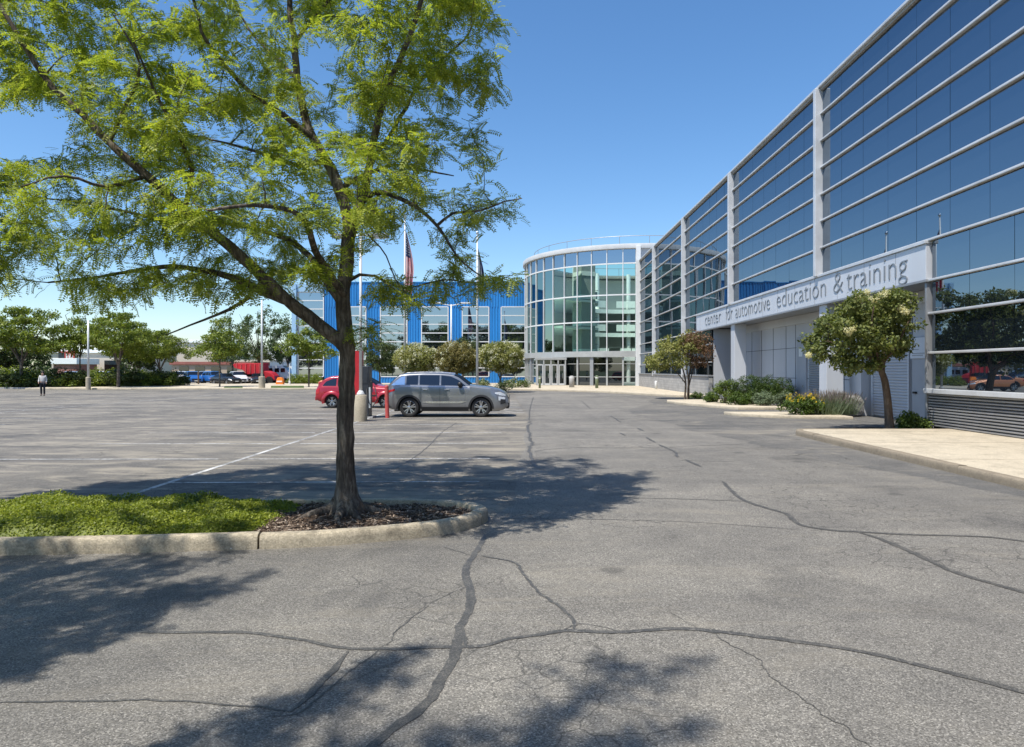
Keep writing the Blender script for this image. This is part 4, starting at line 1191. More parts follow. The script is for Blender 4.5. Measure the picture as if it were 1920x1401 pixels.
# ================================================================== GENERIC SMALL TREES / SHRUBS (local coordinates, base at 0)
def clump_leaves(centres, radii, per, size, r, out_bias=.6, upw=.6, flat=1.0):
    """leaf positions over lumpy clumps"""
    rn = np.random.default_rng(r)
    C = np.repeat(np.asarray(centres, float), per, axis=0); Rr = np.repeat(np.asarray(radii, float), per)
    d = norm(rn.normal(size=C.shape)); u = rn.random(len(C)) ** (1 / 3.0); u = out_bias * (0.72 + .28 * u) + (1 - out_bias) * u
    off = d * (u * Rr)[:, None]; off[:, 2] *= flat
    pos = C + off
    up_ = norm(d + np.array([0, 0, upw]) + rn.normal(0, .45, C.shape))
    fw_ = rn.normal(size=C.shape) + np.array([0, 0, -.35])
    sz = size * rn.uniform(.7, 1.35, len(C))
    return pos, fw_, up_, sz
def leaf_object(name, pos, fw, up, sz, mat, parent, fine=False):
    V, F = place(LEAFQ_V, LEAFQ_F, pos, fw, up, sz)
    return np_mesh(name, V, F, mat, parent)
def crown_points(ells, n, seed, minz=-1e9, gapf=None):
    r = random.Random(seed); out = []
    vol = [a * b * c for (_, a, b, c) in ells]; tot = sum(vol)
    for (c, a, b, h), v in zip(ells, vol):
        for _ in range(max(2, int(n * v / tot))):
            while True:
                p = Vector((r.uniform(-1, 1), r.uniform(-1, 1), r.uniform(-1, 1)))
                if .3 < p.length < 1: break
            q = Vector((c[0] + p.x * a, c[1] + p.y * b, c[2] + p.z * h))
            if q.z > minz: out.append(q)
    return out
def small_tree(name, label, cat, trunks, ells, nclump, per, crad, lsize, leafm, barkm, seed, flat=.7, group=None, jit=.06, upw=.6, out_bias=.6):
    root = thing(name, label, cat, (0, 0, 0), group)
    r = random.Random(seed); mb = MB(); nodes = []
    for poly, rad in trunks:
        nd = limb_nodes(poly, rad, .15)
        mb.tube([q for q, _ in nd], [x for _, x in nd], 9, cap=False); nodes += nd[len(nd)//3:]
    C = crown_points(ells, nclump, seed)
    grow(mb, nodes, [tuple(c) for c in C], r, .006, .12, jit, 4)
    mb.build('trunk', barkm, root, smooth=True)
    rad = [crad * r.uniform(.65, 1.3) for _ in C]
    pos, fw, up, sz = clump_leaves([tuple(c) for c in C], rad, per, lsize, seed, out_bias, upw, flat)
    leaf_object('crown', pos, fw, up, sz, leafm, root)
    return root

E3 = lambda x, y, z, a, b, c: ((x, y, z), a, b, c)
def fork(h, fork_h, spread, n, r0, seed, lean=(0, 0)):
    r = random.Random(seed); out = [([(0, 0, -.05), (lean[0]*.3, lean[1]*.3, fork_h * .5), (lean[0]*.6, lean[1]*.6, fork_h)], (r0, r0 * .75))]
    for k in range(n):
        a = 2 * pi * k / n + r.uniform(-.4, .4); s_ = spread * r.uniform(.6, 1.1)
        b = (lean[0]*.6, lean[1]*.6, fork_h)
        out.append(([b, (b[0] + cos(a)*s_*.4, b[1] + sin(a)*s_*.4, fork_h + (h - fork_h) * .4), (b[0] + cos(a)*s_, b[1] + sin(a)*s_, fork_h + (h - fork_h) * r.uniform(.7, .95))], (r0 * .55, .02)))
    return out

# --- background trees: one of each kind, then copies
def seat(t, x, y, z=0.0, rot=0.0, s=(1, 1, 1), label=None):
    t.location = (x, y, z); t.rotation_euler = (0, 0, rot); t.scale = s if hasattr(s, '__len__') else (s, s, s)
    if label: t['label'] = label
    return t
def dup(t, *a, **k): return seat(copy_tree(t), *a, **k)
bt_wide = small_tree('parkland_tree', 'x', 'tree', fork(7.5, 2.2, 2.8, 5, .17, 1), [E3(0,0,5.2,3.6,3.2,1.5), E3(-1.9,0.4,4.2,2.2,2,.9), E3(2.0,-.4,4.0,2.3,2,1.0), E3(.4,0,6.6,2.2,2,.9)], 120, 95, .62, .22, M['leaf_far'], M['bark'], 31, .45, 'trees at the far edge of the lot')
bt_slim = small_tree('young_tree', 'x', 'tree', fork(6.5, 2.4, 1.4, 4, .07, 2), [E3(0,0,4.6,1.9,1.8,1.2), E3(-.9,0,3.4,1.7,1.4,.6), E3(.8,.2,3.9,1.6,1.4,.7), E3(0,0,5.9,1.0,1,.8)], 75, 80, .5, .19, M['leaf_far'], M['bark'], 32, .5, 'trees at the far edge of the lot')
bt_loose = small_tree('loose_tree', 'x', 'tree', fork(10.5, 2.6, 2.2, 6, .16, 3), [E3(0,0,6,2.9,2.6,3.6), E3(-1.6,0,8.2,1.2,1.2,1.6), E3(1.5,.3,8.8,1.1,1.1,1.6), E3(.2,0,4,2.8,2.4,1.4)], 105, 60, .55, .24, M['leaf_loose'], M['bark'], 33, .9, 'trees at the far edge of the lot')
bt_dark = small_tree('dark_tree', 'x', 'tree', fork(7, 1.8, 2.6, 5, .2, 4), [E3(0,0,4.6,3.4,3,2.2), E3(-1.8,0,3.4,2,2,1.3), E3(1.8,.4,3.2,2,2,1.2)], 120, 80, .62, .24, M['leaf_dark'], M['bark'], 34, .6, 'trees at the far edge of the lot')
def at(x, Y): return (x - VX) / FX * Y
used_bt = {}
def bg(t, x, Y, s, rot, label, z=0.0, sz=None):
    sc_ = (s, s, sz or s)
    if t.name not in used_bt: used_bt[t.name] = 1; return seat(t, at(x, Y), Y, z, rot, sc_, label)
    return dup(t, at(x, Y), Y, z, rot, sc_, label)
bg(bt_wide, 40, 70, 1.12, .3, 'broad light green tree at the left edge behind the walking person', sz=1.12)
bg(bt_wide, 222, 70, 1.05, 2.1, 'broad green tree with short dark forked trunk right of the far left lamp post')
bg(bt_slim, 150, 74, 1.25, .6, 'bright green young tree behind the far left lamp post', sz=1.3)
bg(bt_wide, 300, 76, .85, 4.0, 'smaller broad green tree left of the parked blue cars')
bg(bt_slim, 412, 72, 1.25, 1.2, 'thin stemmed lime green tree in the verge before the blue cars', sz=1.08)
bg(bt_loose, 486, 96, 1.05, .5, 'tall loose airy tree behind the middle lamp post')
bg(bt_loose, 540, 98, .95, 2.2, 'airy grey green tree beside the left corner of the blue building')
bg(bt_loose, 436, 104, 1.0, 4.1, 'airy grey green tree above the white parked cars')
bg(bt_slim, 579, 70, 1.2, 3.0, 'slender lime green tree in the verge before the dark corner windows', sz=1.05)
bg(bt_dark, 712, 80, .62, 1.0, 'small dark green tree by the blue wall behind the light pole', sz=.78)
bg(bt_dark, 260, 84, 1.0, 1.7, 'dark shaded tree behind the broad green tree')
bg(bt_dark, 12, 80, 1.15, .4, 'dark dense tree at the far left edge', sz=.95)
bg(bt_wide, -90, 74, 1.2, 5.0, 'broad green tree beyond the left picture edge')
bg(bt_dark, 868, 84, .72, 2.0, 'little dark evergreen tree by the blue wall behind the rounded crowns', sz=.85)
# trees across the road behind the camera, seen mirrored in the windows
for k, (x, y, s_, t_) in enumerate([(-36, -62, 2.7, bt_dark), (-27, -64, 2.5, bt_wide), (-17, -60, 2.9, bt_dark), (-7, -64, 2.6, bt_wide), (2, -61, 2.8, bt_dark), (-49, -60, .9, bt_dark), (-60, -60, 1.0, bt_dark), (-76, -60, 1.9, bt_dark), (-88, -60, 1.8, bt_wide), (14, -60, 1.5, bt_dark)]):
    dup(t_, x, y, 0, k * 1.3, s_, 'tall tree across the road behind the viewpoint, mirrored dark in the blue building windows')
# dense dark hedge under the far left trees: separate shrubs
def shrub(name, label, ells, nclump, per, crad, lsize, leafm, seed, group=None, flat=.8, stems=True, extra=None, upw=.7, out_bias=.6):
    root = thing(name, label, 'shrub', (0, 0, 0), group)
    C = crown_points(ells, nclump, seed, .02); r = random.Random(seed)
    if stems:
        mb = MB()
        for c in C[::3]:
            a = r.uniform(0, 6.28); b = Vector((c[0] * .35 + cos(a) * .05, c[1] * .35 + sin(a) * .05, -.03))
            mb.tube([b, b.lerp(c, .5) + Vector((0, 0, .05)), c], [.018, .012, .006], 5, cap=False)
        mb.build('stem', M['bark_brown'], root)
    pos, fw, up, sz = clump_leaves([tuple(c) for c in C], [crad * r.uniform(.65, 1.25) for _ in C], per, lsize, seed, out_bias, upw, flat)
    k = pos[:, 2] > .01
    leaf_object('foliage', pos[k], fw[k], up[k], sz[k], leafm, root)
    if extra: extra(root, C, r)
    return root
hs = shrub('wild_shrub', 'x', [E3(0,0,.9,1.5,1.1,.95)], 34, 75, .5, .20, M['leaf_dark'], 41, 'wild shrubs along the far lot edge')
hs2 = shrub('wild_shrub', 'x', [E3(0,0,.75,1.3,1.0,.85)], 30, 75, .45, .19, M['leaf_far'], 42, 'wild shrubs along the far lot edge')
hl = [(-6,70,1.1),(18,70.5,1.2),(44,70,1.15),(62,71,1.3),(108,71,1.25),(128,71,1.1),(148,72,1.15),(184,73,1.2),(200,73,1.0),(232,74,1.15),(250,74,1.2),(272,75,1.2),(292,76,1.25),(312,76,1.2),(330,77,1.1),(25,74,1.6),(68,75,1.4),(190,78,1.5),(240,79,1.6),(285,80,1.3)]
pos_words = ['at the left picture edge', 'second from the left edge', 'just left of the walking person', 'behind the walking person', 'just right of the walking person', 'under the red mural panels', 'left of the far left lamp base', 'right of the far left lamp base',
  'by the forked trunk, on its left', 'by the forked trunk, on its right', 'under the broad forked tree', 'right of the broad forked tree', 'third left of the blue cars', 'second left of the blue cars', 'next to the first blue car',
  'taller, in the back row at the left edge', 'taller, in the back row left of the brick annex', 'taller, in the back row behind the forked trunk', 'taller, in the back row right of the forked trunk', 'taller, last of the back row']
for k, (x, Y, s_) in enumerate(hl):
    t = hs if (k % 2 == 0) else hs2
    lab = ('dark ' if t is hs else 'light green ') + 'wild shrub ' + pos_words[k]
    bg_t = t if k in (0, 1) else copy_tree(t)
    seat(bg_t, at(x, Y), Y, 0, k * 1.7, (s_, s_, s_ * .80), lab)
# low green shrubs by the dark corner windows of the blue building
for k, (x, Y, w) in enumerate([(553, 88, 'left'), (572, 88, 'middle'), (592, 88, 'right')]):
    dup(hs2, at(x, Y), Y, .1, k, .75, 'low green shrub under the dark corner windows of the blue building, %s of three' % w)
# far wood closing the horizon
rn = np.random.default_rng(9)
cs = []
for k in range(420):
    x = rn.uniform(-330, 20); cs.append((x, 215 + rn.uniform(0, 30), rn.uniform(.5, 8.5)))
pos, fw, up, sz = clump_leaves(cs, [2.6] * len(cs), 36, 1.1, 5)
o = leaf_object('far_wood', pos, fw, up, sz, M['leaf_loose'], None); o['kind'] = 'stuff'; o['label'] = 'hazy line of far trees behind the stores'; o['category'] = 'trees'

# --- round clipped trees with pale blossom before the blue building
def round_tree(label, w, h, leafm, blossom, seed, base_h):
    cz = (h + base_h) / 2; hz = (h - base_h) / 2
    t = small_tree('round_tree', label, 'tree', fork(h * .8, base_h * .7, w * .25, 5, .11, seed), [E3(0,0,cz,w/2*.86,w/2*.80,hz*.84)], 300, 95, .38, .13, leafm, M['bark'], seed, .85, 'rounded trees before the blue building', out_bias=.7)
    C = crown_points([E3(0,0,cz + .1,w/2*.95,w/2*.9,hz*.93)], 260, seed + 50)
    C = [c for c in C if (Vector(((c.x) / (w/2), (c.y) / (w/2), (c.z - cz) / hz))).length > .62]
    if blossom:
        C = [c for k, c in enumerate(C) if k % 10 < blossom]
        pos, fw, up, sz = clump_leaves([tuple(c) for c in C], [.2] * len(C), 34, .115, seed)
        leaf_object('blossom', pos, fw, up, sz, M['blossom_white'], t)
    return t
def g2(x, Y): return at(x, Y)
seat(round_tree('rounded tree thick with white blossom, left one of three behind the grey car', 4.1, 4.05, M['leaf_round'], 8, 51, 1.25), g2(781, 60), 60, 0.15, .4)
seat(round_tree('rounded bronze green tree with little blossom, middle one of three behind the grey car', 4.1, 4.25, M['leaf_bronze'], 3, 52, 1.2), g2(855, 59), 59, 0.15, 1.4)
seat(round_tree('rounded tree with white blossom and bare dark stem, nearest the glass rotunda', 4.45, 4.2, M['leaf_round'], 6, 53, 1.35), g2(938, 58), 58, 0.15, 2.4)
# white flowering low shrubs along the plaza
def wf(root, C, r):
    pos, fw, up, sz = clump_leaves([tuple(c) for c in C], [.22] * len(C), 26, .10, 77)
    leaf_object('blossom', pos, fw, up, sz, M['blossom_white'], root)
ws = shrub('flowering_shrub', 'low white flowering shrub below the rounded tree nearest the rotunda', [E3(0,0,.45,.9,.7,.45)], 20, 60, .3, .12, M['leaf_hedge'], 61, 'white flowering shrubs on the plaza', extra=wf)
seat(ws, at(962, 68), 68, .15)
dup(ws, at(982, 68.5), 68.5, .15, 1, .85, 'low white flowering shrub between the rounded trees and the rotunda glass')
dup(ws, at(905, 69), 69, .15, 2, .9, 'low white flowering shrub seen through the stems behind the flagpole foot')
hb = shrub('clipped_hedge', 'small dark clipped shrub at the foot of the rounded tree nearest the rotunda', [E3(0,0,.4,.75,.7,.4)], 18, 90, .3, .09, M['leaf_dark'], 62)
seat(hb, at(948, 55.5), 55.5, .12)

# ================================================================== RIGHT HAND PLANTING
def make_lilac():
    Y0 = 21.0; bx_ = G(1666, 804).x
    root = thing('lilac_tree', 'small leaning tree with dark green leaves and cream blossoms at the pavement corner', 'tree', (bx_, Y0, 0))
    def L(pts): return [P(x, y, Y0 + d) for x, y, d in pts]
    r = random.Random(8); mb = MB(); nodes = []
    limbs = [(L([(1668,812,0),(1667,790,0),(1664,750,0),(1659,715,0),(1652,695,0)]), (.135, .085)),
             (L([(1653,698,0),(1640,680,-.1),(1618,660,-.3),(1590,650,-.6),(1550,640,-.8)]), (.065, .02)),
             (L([(1655,702,0),(1656,670,.1),(1660,630,.2),(1664,590,.3),(1668,560,.3)]), (.07, .02)),
             (L([(1652,698,0),(1635,690,.3),(1600,688,.5),(1560,675,.8)]), (.035, .012)),
             (L([(1656,680,.1),(1680,650,-.3),(1700,610,-.6),(1715,585,-.7)]), (.045, .015)),
             (L([(1640,680,-.1),(1630,640,.4),(1620,600,.7),(1610,570,.9)]), (.045, .015)),
             (L([(1650,690,0),(1640,640,-.7),(1635,600,-1.1),(1640,570,-1.2)]), (.04, .015))]
    for i, (poly, rad) in enumerate(limbs):
        nd = limb_nodes(poly, rad, .08)
        if i == 0: nd = [(q, x + .05 * math.exp(-max(q.z, 0) / .12)) for q, x in nd]
        mb.tube([q for q, _ in nd], [x for _, x in nd], 12 if i == 0 else 8, cap=False); nodes += nd if i else nd[-3:]
    crown = [(1512,645),(1524,620),(1530,600),(1560,585),(1572,572),(1600,562),(1612,548),(1640,545),(1668,548),(1690,545),(1706,560),(1728,568),(1726,585),(1716,590),(1714,612),(1690,625),(1700,640),(1716,650),(1700,660),(1690,668),(1660,672),(1640,690),(1590,694),(1570,680),(1545,678),(1520,668)]
    C = []
    while len(C) < 250:
        x = r.uniform(1508, 1735); y = r.uniform(540, 700)
        if not poly_in(x, y, crown): continue
        dm = 1.55 * sqrt(max(.05, 1 - ((x - 1622) / 125) ** 2)) * (1 if y < 660 else .6)
        if poly_in(x, y, [(1548,665),(1560,640),(1572,652),(1562,672)]): continue
        C.append(tuple(P(x, y, Y0 + r.uniform(-dm, dm))))
    grow(mb, nodes, C, r, .006, .08, .06, 4)
    mb.build('trunk', M['bark_brown'], root, smooth=True)
    pos, fw, up, sz = clump_leaves(C, [r.uniform(.09, .30) for _ in C], 70, .11, 71, .55, .7, .75)
    leaf_object('crown', pos, fw, up, sz, M['leaf_lilac'], root)
    for (x, y, n_, d) in ((1648, 553, 5, -.5), (1660, 550, 5, -.2), (1636, 562, 4, -.6), (1692, 581, 5, -1.0), (1590, 619, 4, -1.2), (1516, 668, 3, -.3), (1608, 556, 3, .1), (1625, 548, 3, .3)):
        cc = P(x, y, Y0 + d - .35); cs_ = [tuple(cc + Vector((r.gauss(0, .07), r.gauss(0, .07), r.gauss(0, .045)))) for _ in range(n_)]
        p_, f_, u_, s_ = clump_leaves(cs_, [.085] * n_, 80, .045, 72)
        leaf_object('blossom', p_, f_, u_, s_, M['blossom_cream'], root)
make_lilac()
# multi stemmed reddish tree by the block plinth
ms = small_tree('multistem_tree', 'multi stemmed small tree, green with a rusty right half, by the grey block plinth', 'tree',
    [([(-.15,0,-.05),(-.1,0,1.2),(-.5,.1,2.6),(-1.2,0,3.4)], (.07,.02)), ([(.12,.05,-.05),(.15,.1,1.2),(.3,.1,2.4),(.5,0,3.8)], (.07,.02)), ([(0,-.1,-.05),(.05,-.15,1.3),(-.2,-.3,2.6),(-.3,-.4,3.8)], (.06,.02)), ([(.15,.1,.8),(.5,.2,2.0),(1.0,.1,3.0)], (.04,.015)), ([(-.1,0,1.0),(-.8,.2,1.9),(-1.8,.1,2.5)], (.04,.012))],
    [E3(-1.25,0,2.75,1.35,1.1,1.0), E3(-.3,0,3.5,1.2,1.1,.9), E3(-2.0,0,2.3,.7,.7,.5)], 80, 75, .36, .13, M['leaf_round'], M['bark_brown'], 81, .8)
C = crown_points([E3(.75,0,3.1,.95,1.0,1.05), E3(.3,-.3,3.7,.8,.8,.6)], 78, 82)
p_, f_, u_, s_ = clump_leaves([tuple(c) for c in C], [.3] * len(C), 55, .11, 83, .5)
leaf_object('rusty_foliage', p_, f_, u_, s_, M['leaf_rust'], ms)
seat(ms, at(1288, 44.5), 44.5, .02, 0, 1.0)
# shrubs on the door island
def sq(v): return v
bh = shrub('clipped_hedge', 'dark green box hedge with clipped round top, against the service doors', [E3(-.7,0,.75,1.0,.8,.62), E3(.75,0,.78,1.15,.8,.60), E3(0,0,.45,1.6,.8,.45)], 170, 170, .22, .055, M['leaf_box'], 91, out_bias=.75)
seat(bh, at(1424, 35.6), 35.6, .11, -.1, (.92, 1.0, 1.06))
sh1 = shrub('feathery_shrub', 'light green feathery shrub left of the box hedge', [E3(0,0,.72,.62,.6,.68)], 40, 110, .24, .085, M['leaf_light'], 92, upw=1.5)
seat(sh1, at(1362, 36.4), 36.4, .12, 0, (.9, .9, .88))
sh2 = shrub('leafy_perennial', 'silver green bushy perennial in front of the box hedge', [E3(0,0,.4,.62,.5,.42)], 34, 100, .2, .075, M['leaf_silver'], 93, upw=1.5)
seat(sh2, at(1432, 34.0), 34.0, .12, 0, .82)
sh3 = shrub('leafy_perennial', 'mid green leafy perennial at the front edge of the door island', [E3(0,0,.36,.7,.5,.4)], 34, 100, .2, .08, M['leaf_hedge'], 94, upw=1.2)
seat(sh3, at(1386, 34.6), 34.6, .12, 0, .85)
dup(sh3, at(1334, 37.6), 37.6, .12, 1.2, .72, 'small green perennial at the left tip of the door island')
dup(sh2, at(1468, 34.8), 34.8, .12, 2.2, .8, 'small silver green perennial at the right end of the box hedge')
dup(hb, at(1462, 36.5), 36.5, .11, .7, (1.0, .9, 1.1), 'small dark clipped shrub tucked behind the right end of the box hedge')
dup(sh3, at(1306, 44.2), 44.2, .02, .3, .6, 'small green shrub at the foot of the multi stemmed tree, on its right')
# yellow flower clump and lavender grasses
def yf_(root, C, r):
    pts = [(c[0] + r.gauss(0, .08), c[1] - .05 + r.gauss(0, .08), c[2] + r.uniform(.10, .28)) for c in C for _ in range(3) if c[2] > .3]
    p_, f_, u_, s_ = clump_leaves(pts, [.045] * len(pts), 9, .042, 98, .6, 1.4)
    leaf_object('flower_heads', p_, f_, u_, s_, M['flower_yellow'], root)
yfp = shrub('flower_clump', 'green clump of plants topped with bright yellow flowers in the narrow bed', [E3(0,0,.34,.85,.42,.34)], 46, 110, .18, .075, M['leaf_hedge'], 95, extra=yf_, upw=1.0)
seat(yfp, at(1508, 27.3), 27.3, .11)
def lavender(seed, w, h, n):
    rn_ = np.random.default_rng(seed); r = random.Random(seed)
    root = thing('lavender_clump', 'x', 'plant', (0, 0, 0), 'grassy lavender clumps')
    b = np.stack([rn_.normal(0, w * .25, n), rn_.normal(0, w * .22, n), np.zeros(n)], 1)
    lean = np.stack([b[:, 0] * .9 + rn_.normal(0, .12, n), b[:, 1] * .9 + rn_.normal(0, .12, n), np.full(n, 1.0)], 1)
    L_ = h * rn_.uniform(.65, 1.05, n)
    bl = np.array([(0, .006, 0), (0, -.006, 0), (1, 0, 0), (.5, .005, .02)])
    tipq = np.array([(0, -.006, 0), (.5, -.005, .015), (1, -.001, 0), (1, .001, 0), (.5, .005, .015), (0, .006, 0)]); tf = np.array([(0, 1, 4, 5), (1, 2, 3, 4)])
    V, F = place(tipq * np.array([1, 1.6, 1]), tf, b, lean, rn_.normal(size=(n, 3)), L_)
    np_mesh('stalks', V, F, M['leaf_silver'], root)
    tips = b + norm(lean) * L_[:, None]
    sp = np.array([(0, .05, 0), (1, 0, 0), (0, -.05, 0), (-.2, 0, 0)]); 
    k = np.repeat(np.arange(n), 3)
    V, F = place(sp * np.array([1, 1.4, 1]), np.array([(0, 1, 2, 3)]), tips[k] - norm(lean)[k] * rn_.uniform(.02, .16, (len(k), 1)), lean[k], rn_.normal(size=(len(k), 3)), rn_.uniform(.10, .17, len(k)))
    np_mesh('flower_spikes', V, F, M['flower_lavender'], root)
    C = crown_points([E3(0,0,.2,w*.45,w*.38,.2)], 18, seed)
    p_, f_, u_, s_ = clump_leaves([tuple(c) for c in C], [.15] * len(C), 70, .06, seed, .5, 1.2)
    leaf_object('foliage', p_, f_, u_, s_, M['leaf_silver'], root)
    return root
lv = lavender(101, 1.0, .95, 420)
seat(lv, at(1548, 27.4), 27.4, .11, 0, 1, 'grey green lavender clump with pale spikes right beside the yellow flowers')
dup(lv, at(1576, 27.7), 27.7, .11, 2.0, .95, 'grey green lavender clump with pale spikes next to the grey boulder')
# boulder
bm = bmesh.new(); bmesh.ops.create_icosphere(bm, subdivisions=3, radius=.5)
rb = random.Random(5)
for v in bm.verts:
    n_ = v.co.normalized(); k = 1 + .14 * sin(n_.x * 5 + 1) * cos(n_.y * 4) + .10 * sin(n_.z * 7 + n_.x * 3) + rb.uniform(-.025, .025)
    v.co = Vector((max(-.40, min(.42, n_.x * .62 * k)), max(-.36, min(.36, n_.y * .5 * k)), max(-.3, min(.46, n_.z * .66 * k))))
me = bpy.data.meshes.new('boulder'); bm.to_mesh(me); bm.free(); me.materials.append(M['rock'])
o = link('boulder', me); sharp(o, 28); o.location = (at(1592, 27.9), 27.9, .38); o.rotation_euler = (0, 0, .4)
tag(o, 'grey angular boulder at the right end of the lavender bed', 'rock')
# plant at the foot of the louvre wall
pl = shrub('leafy_perennial', 'bright green low plant between the leaning tree and the louvred wall', [E3(0,0,.26,.5,.36,.3)], 34, 100, .18, .08, M['leaf_light'], 96, upw=1.2)
seat(pl, at(1712, 21.3), 21.3, .02)

# ================================================================== ISLAND GROUND COVER AND MULCH
def gc_h(x, y):
    """height of the creeping cover above the soil"""
    m = np.clip((-2.66 - (9.2 - y) * .16 - x) / .35, 0, 1) * np.clip((y - 7.12 - (x + 5.3) * .085) / .22, 0, 1) * np.clip((9.22 - y) / .22, 0, 1)
    return m * (.10 + .09 * np.sin(x * 1.1 + 1) * .6 + .03 * np.sin(x * 3.1 + y * 2.3) + .028 * np.sin(x * 6.7 - y * 5.1) + .016 * np.sin(x * 13 + y * 11)) + .04 * m
rn = np.random.default_rng(12)
gx = np.linspace(-15.5, -2.3, 200); gy = np.linspace(6.9, 9.25, 44)
rows = [[(x, y, .07 + float(gc_h(np.float64(x), np.float64(y))) * .82) for y in gy] for x in gx]
mb = MB(); mb.grid(rows)
keep = [f for f in mb.f if max(float(gc_h(np.float64(mb.v[i][0]), np.float64(mb.v[i][1]))) for i in f) > .02]
mb.f = keep
gb = mb.build('ground_cover', M['leaf_ground'], smooth=True); gb['kind'] = 'stuff'
n = 120000
x = -2.4 - rn.random(n) ** 1.5 * 9.5; y = rn.uniform(6.95, 9.25, n); h = gc_h(x, y); k = h > .025
x, y, h = x[k], y[k], h[k]
e = .05
nx = -(gc_h(x + e, y) - gc_h(x - e, y)) / (2 * e); ny = -(gc_h(x, y + e) - gc_h(x, y - e)) / (2 * e)
pos = np.stack([x, y, .07 + h * rn.uniform(.80, 1.04, len(x))], 1)
up = np.stack([nx, ny, np.ones_like(nx)], 1) + rn.normal(0, .55, pos.shape)
fw = rn.normal(size=pos.shape) * np.array([1, 1, .55]) + np.array([0, 0, .12])
V, F = place(LEAFQ_V, LEAFQ_F, pos, fw, up, rn.uniform(.016, .040, len(x)))
o = np_mesh('ground_cover_leaves', V, F, M['leaf_ground']); o['kind'] = 'stuff'
# bark mulch chips
n = 7500
x = rn.uniform(-3.3, -.62, n); y = rn.uniform(7.3, 9.2, n)
ok = []
for i in range(n):
    yf = np.interp(x[i], [p[0] for p in isl[:11]], [p[1] for p in isl[:11]]) + .17
    yb = np.interp(x[i], [p[0] for p in isl[11:]][::-1], [p[1] for p in isl[11:]][::-1]) - .17
    d = math.hypot(x[i] + 2.2, y[i] - 8.5)
    ok.append(yf < y[i] < yb and d > .16)
x, y = x[ok], y[ok]
pos = np.stack([x, y, [bed_z(a, b) + .006 + abs(random.gauss(0, .006)) for a, b in zip(x, y)]], 1)
box_v = np.array([(-.5, -.5, -.2), (.5, -.4, -.2), (.45, .5, -.2), (-.5, .4, -.2), (-.4, -.4, .2), (.5, -.5, .2), (.5, .4, .2), (-.5, .5, .2)]) * np.array([1, .3, .25])
box_f = np.array([(0, 3, 2, 1), (4, 5, 6, 7), (0, 1, 5, 4), (1, 2, 6, 5), (2, 3, 7, 6), (3, 0, 4, 7)])
fw = rn.normal(size=pos.shape) * np.array([1, 1, .3]); up = np.array([0, 0, 1]) + rn.normal(0, .3, pos.shape)
V, F = place(box_v, box_f, pos, fw, up, rn.uniform(.02, .065, len(x)))
o = np_mesh('bark_mulch', V, F, M['chip']); o['kind'] = 'stuff'
n = 1500
x = rn.uniform(9.95, 12.35, n); y = rn.uniform(20.5, 22.1, n)
pos = np.stack([x, y, .022 + rn.random(n) * .015], 1)
V, F = place(box_v, box_f, pos, rn.normal(size=pos.shape) * np.array([1, 1, .3]), np.array([0, 0, 1]) + rn.normal(0, .3, pos.shape), rn.uniform(.03, .08, n))
o = np_mesh('bark_mulch', V, F, M['soil']); o['kind'] = 'stuff'

# neighbouring trees: one left of the frame, one behind the viewpoint; both throw the shade in the foreground
def pit(x, y):
    o = MB().lathe([(.01, 0), (.62, 0), (.70, -.02)], (x, y, .03), 24, cap=False).build('tree_pit', M['soil']); o['kind'] = 'structure'
def thin_crown(c):
    """a gappier crown: whole sprays left out in clumps"""
    p = LOC['pos']; w_ = np.sin(p[:, 0] * 2.3 + p[:, 1] * 1.1) + np.sin(p[:, 1] * 2.9 - p[:, 2] * 1.7 + 1) + np.sin(p[:, 0] * 1.2 - p[:, 1] * 2.1 + 2)
    k = np.repeat(w_ > -.45, len(CMP_F)); F_ = LOC['F'][k]
    u, inv = np.unique(F_, return_inverse=True)
    o = np_mesh('crown', LOC['V'][u], inv.reshape(F_.shape), M['leaf_locust'])
    for ch in c.children:
        if ch.name.startswith('crown'): ch.data = o.data
    bpy.data.objects.remove(o)
c1 = set_copy(locust, -5.9, 2.95, .05, 0.0, 1, 'yellow green honey locust whose twig tips hang in at the left picture edge', None); c1.scale = (.70, .72, .85); pit(-5.9, 2.95)
c2 = set_copy(locust, -3.55, -3.25, .05, -pi / 2, 1, 'honey locust behind the viewpoint that throws the leafy shade along the bottom edge', None); c2.scale = (.75, .56, 1.05); pit(-3.55, -3.25)
thin_crown(c2)
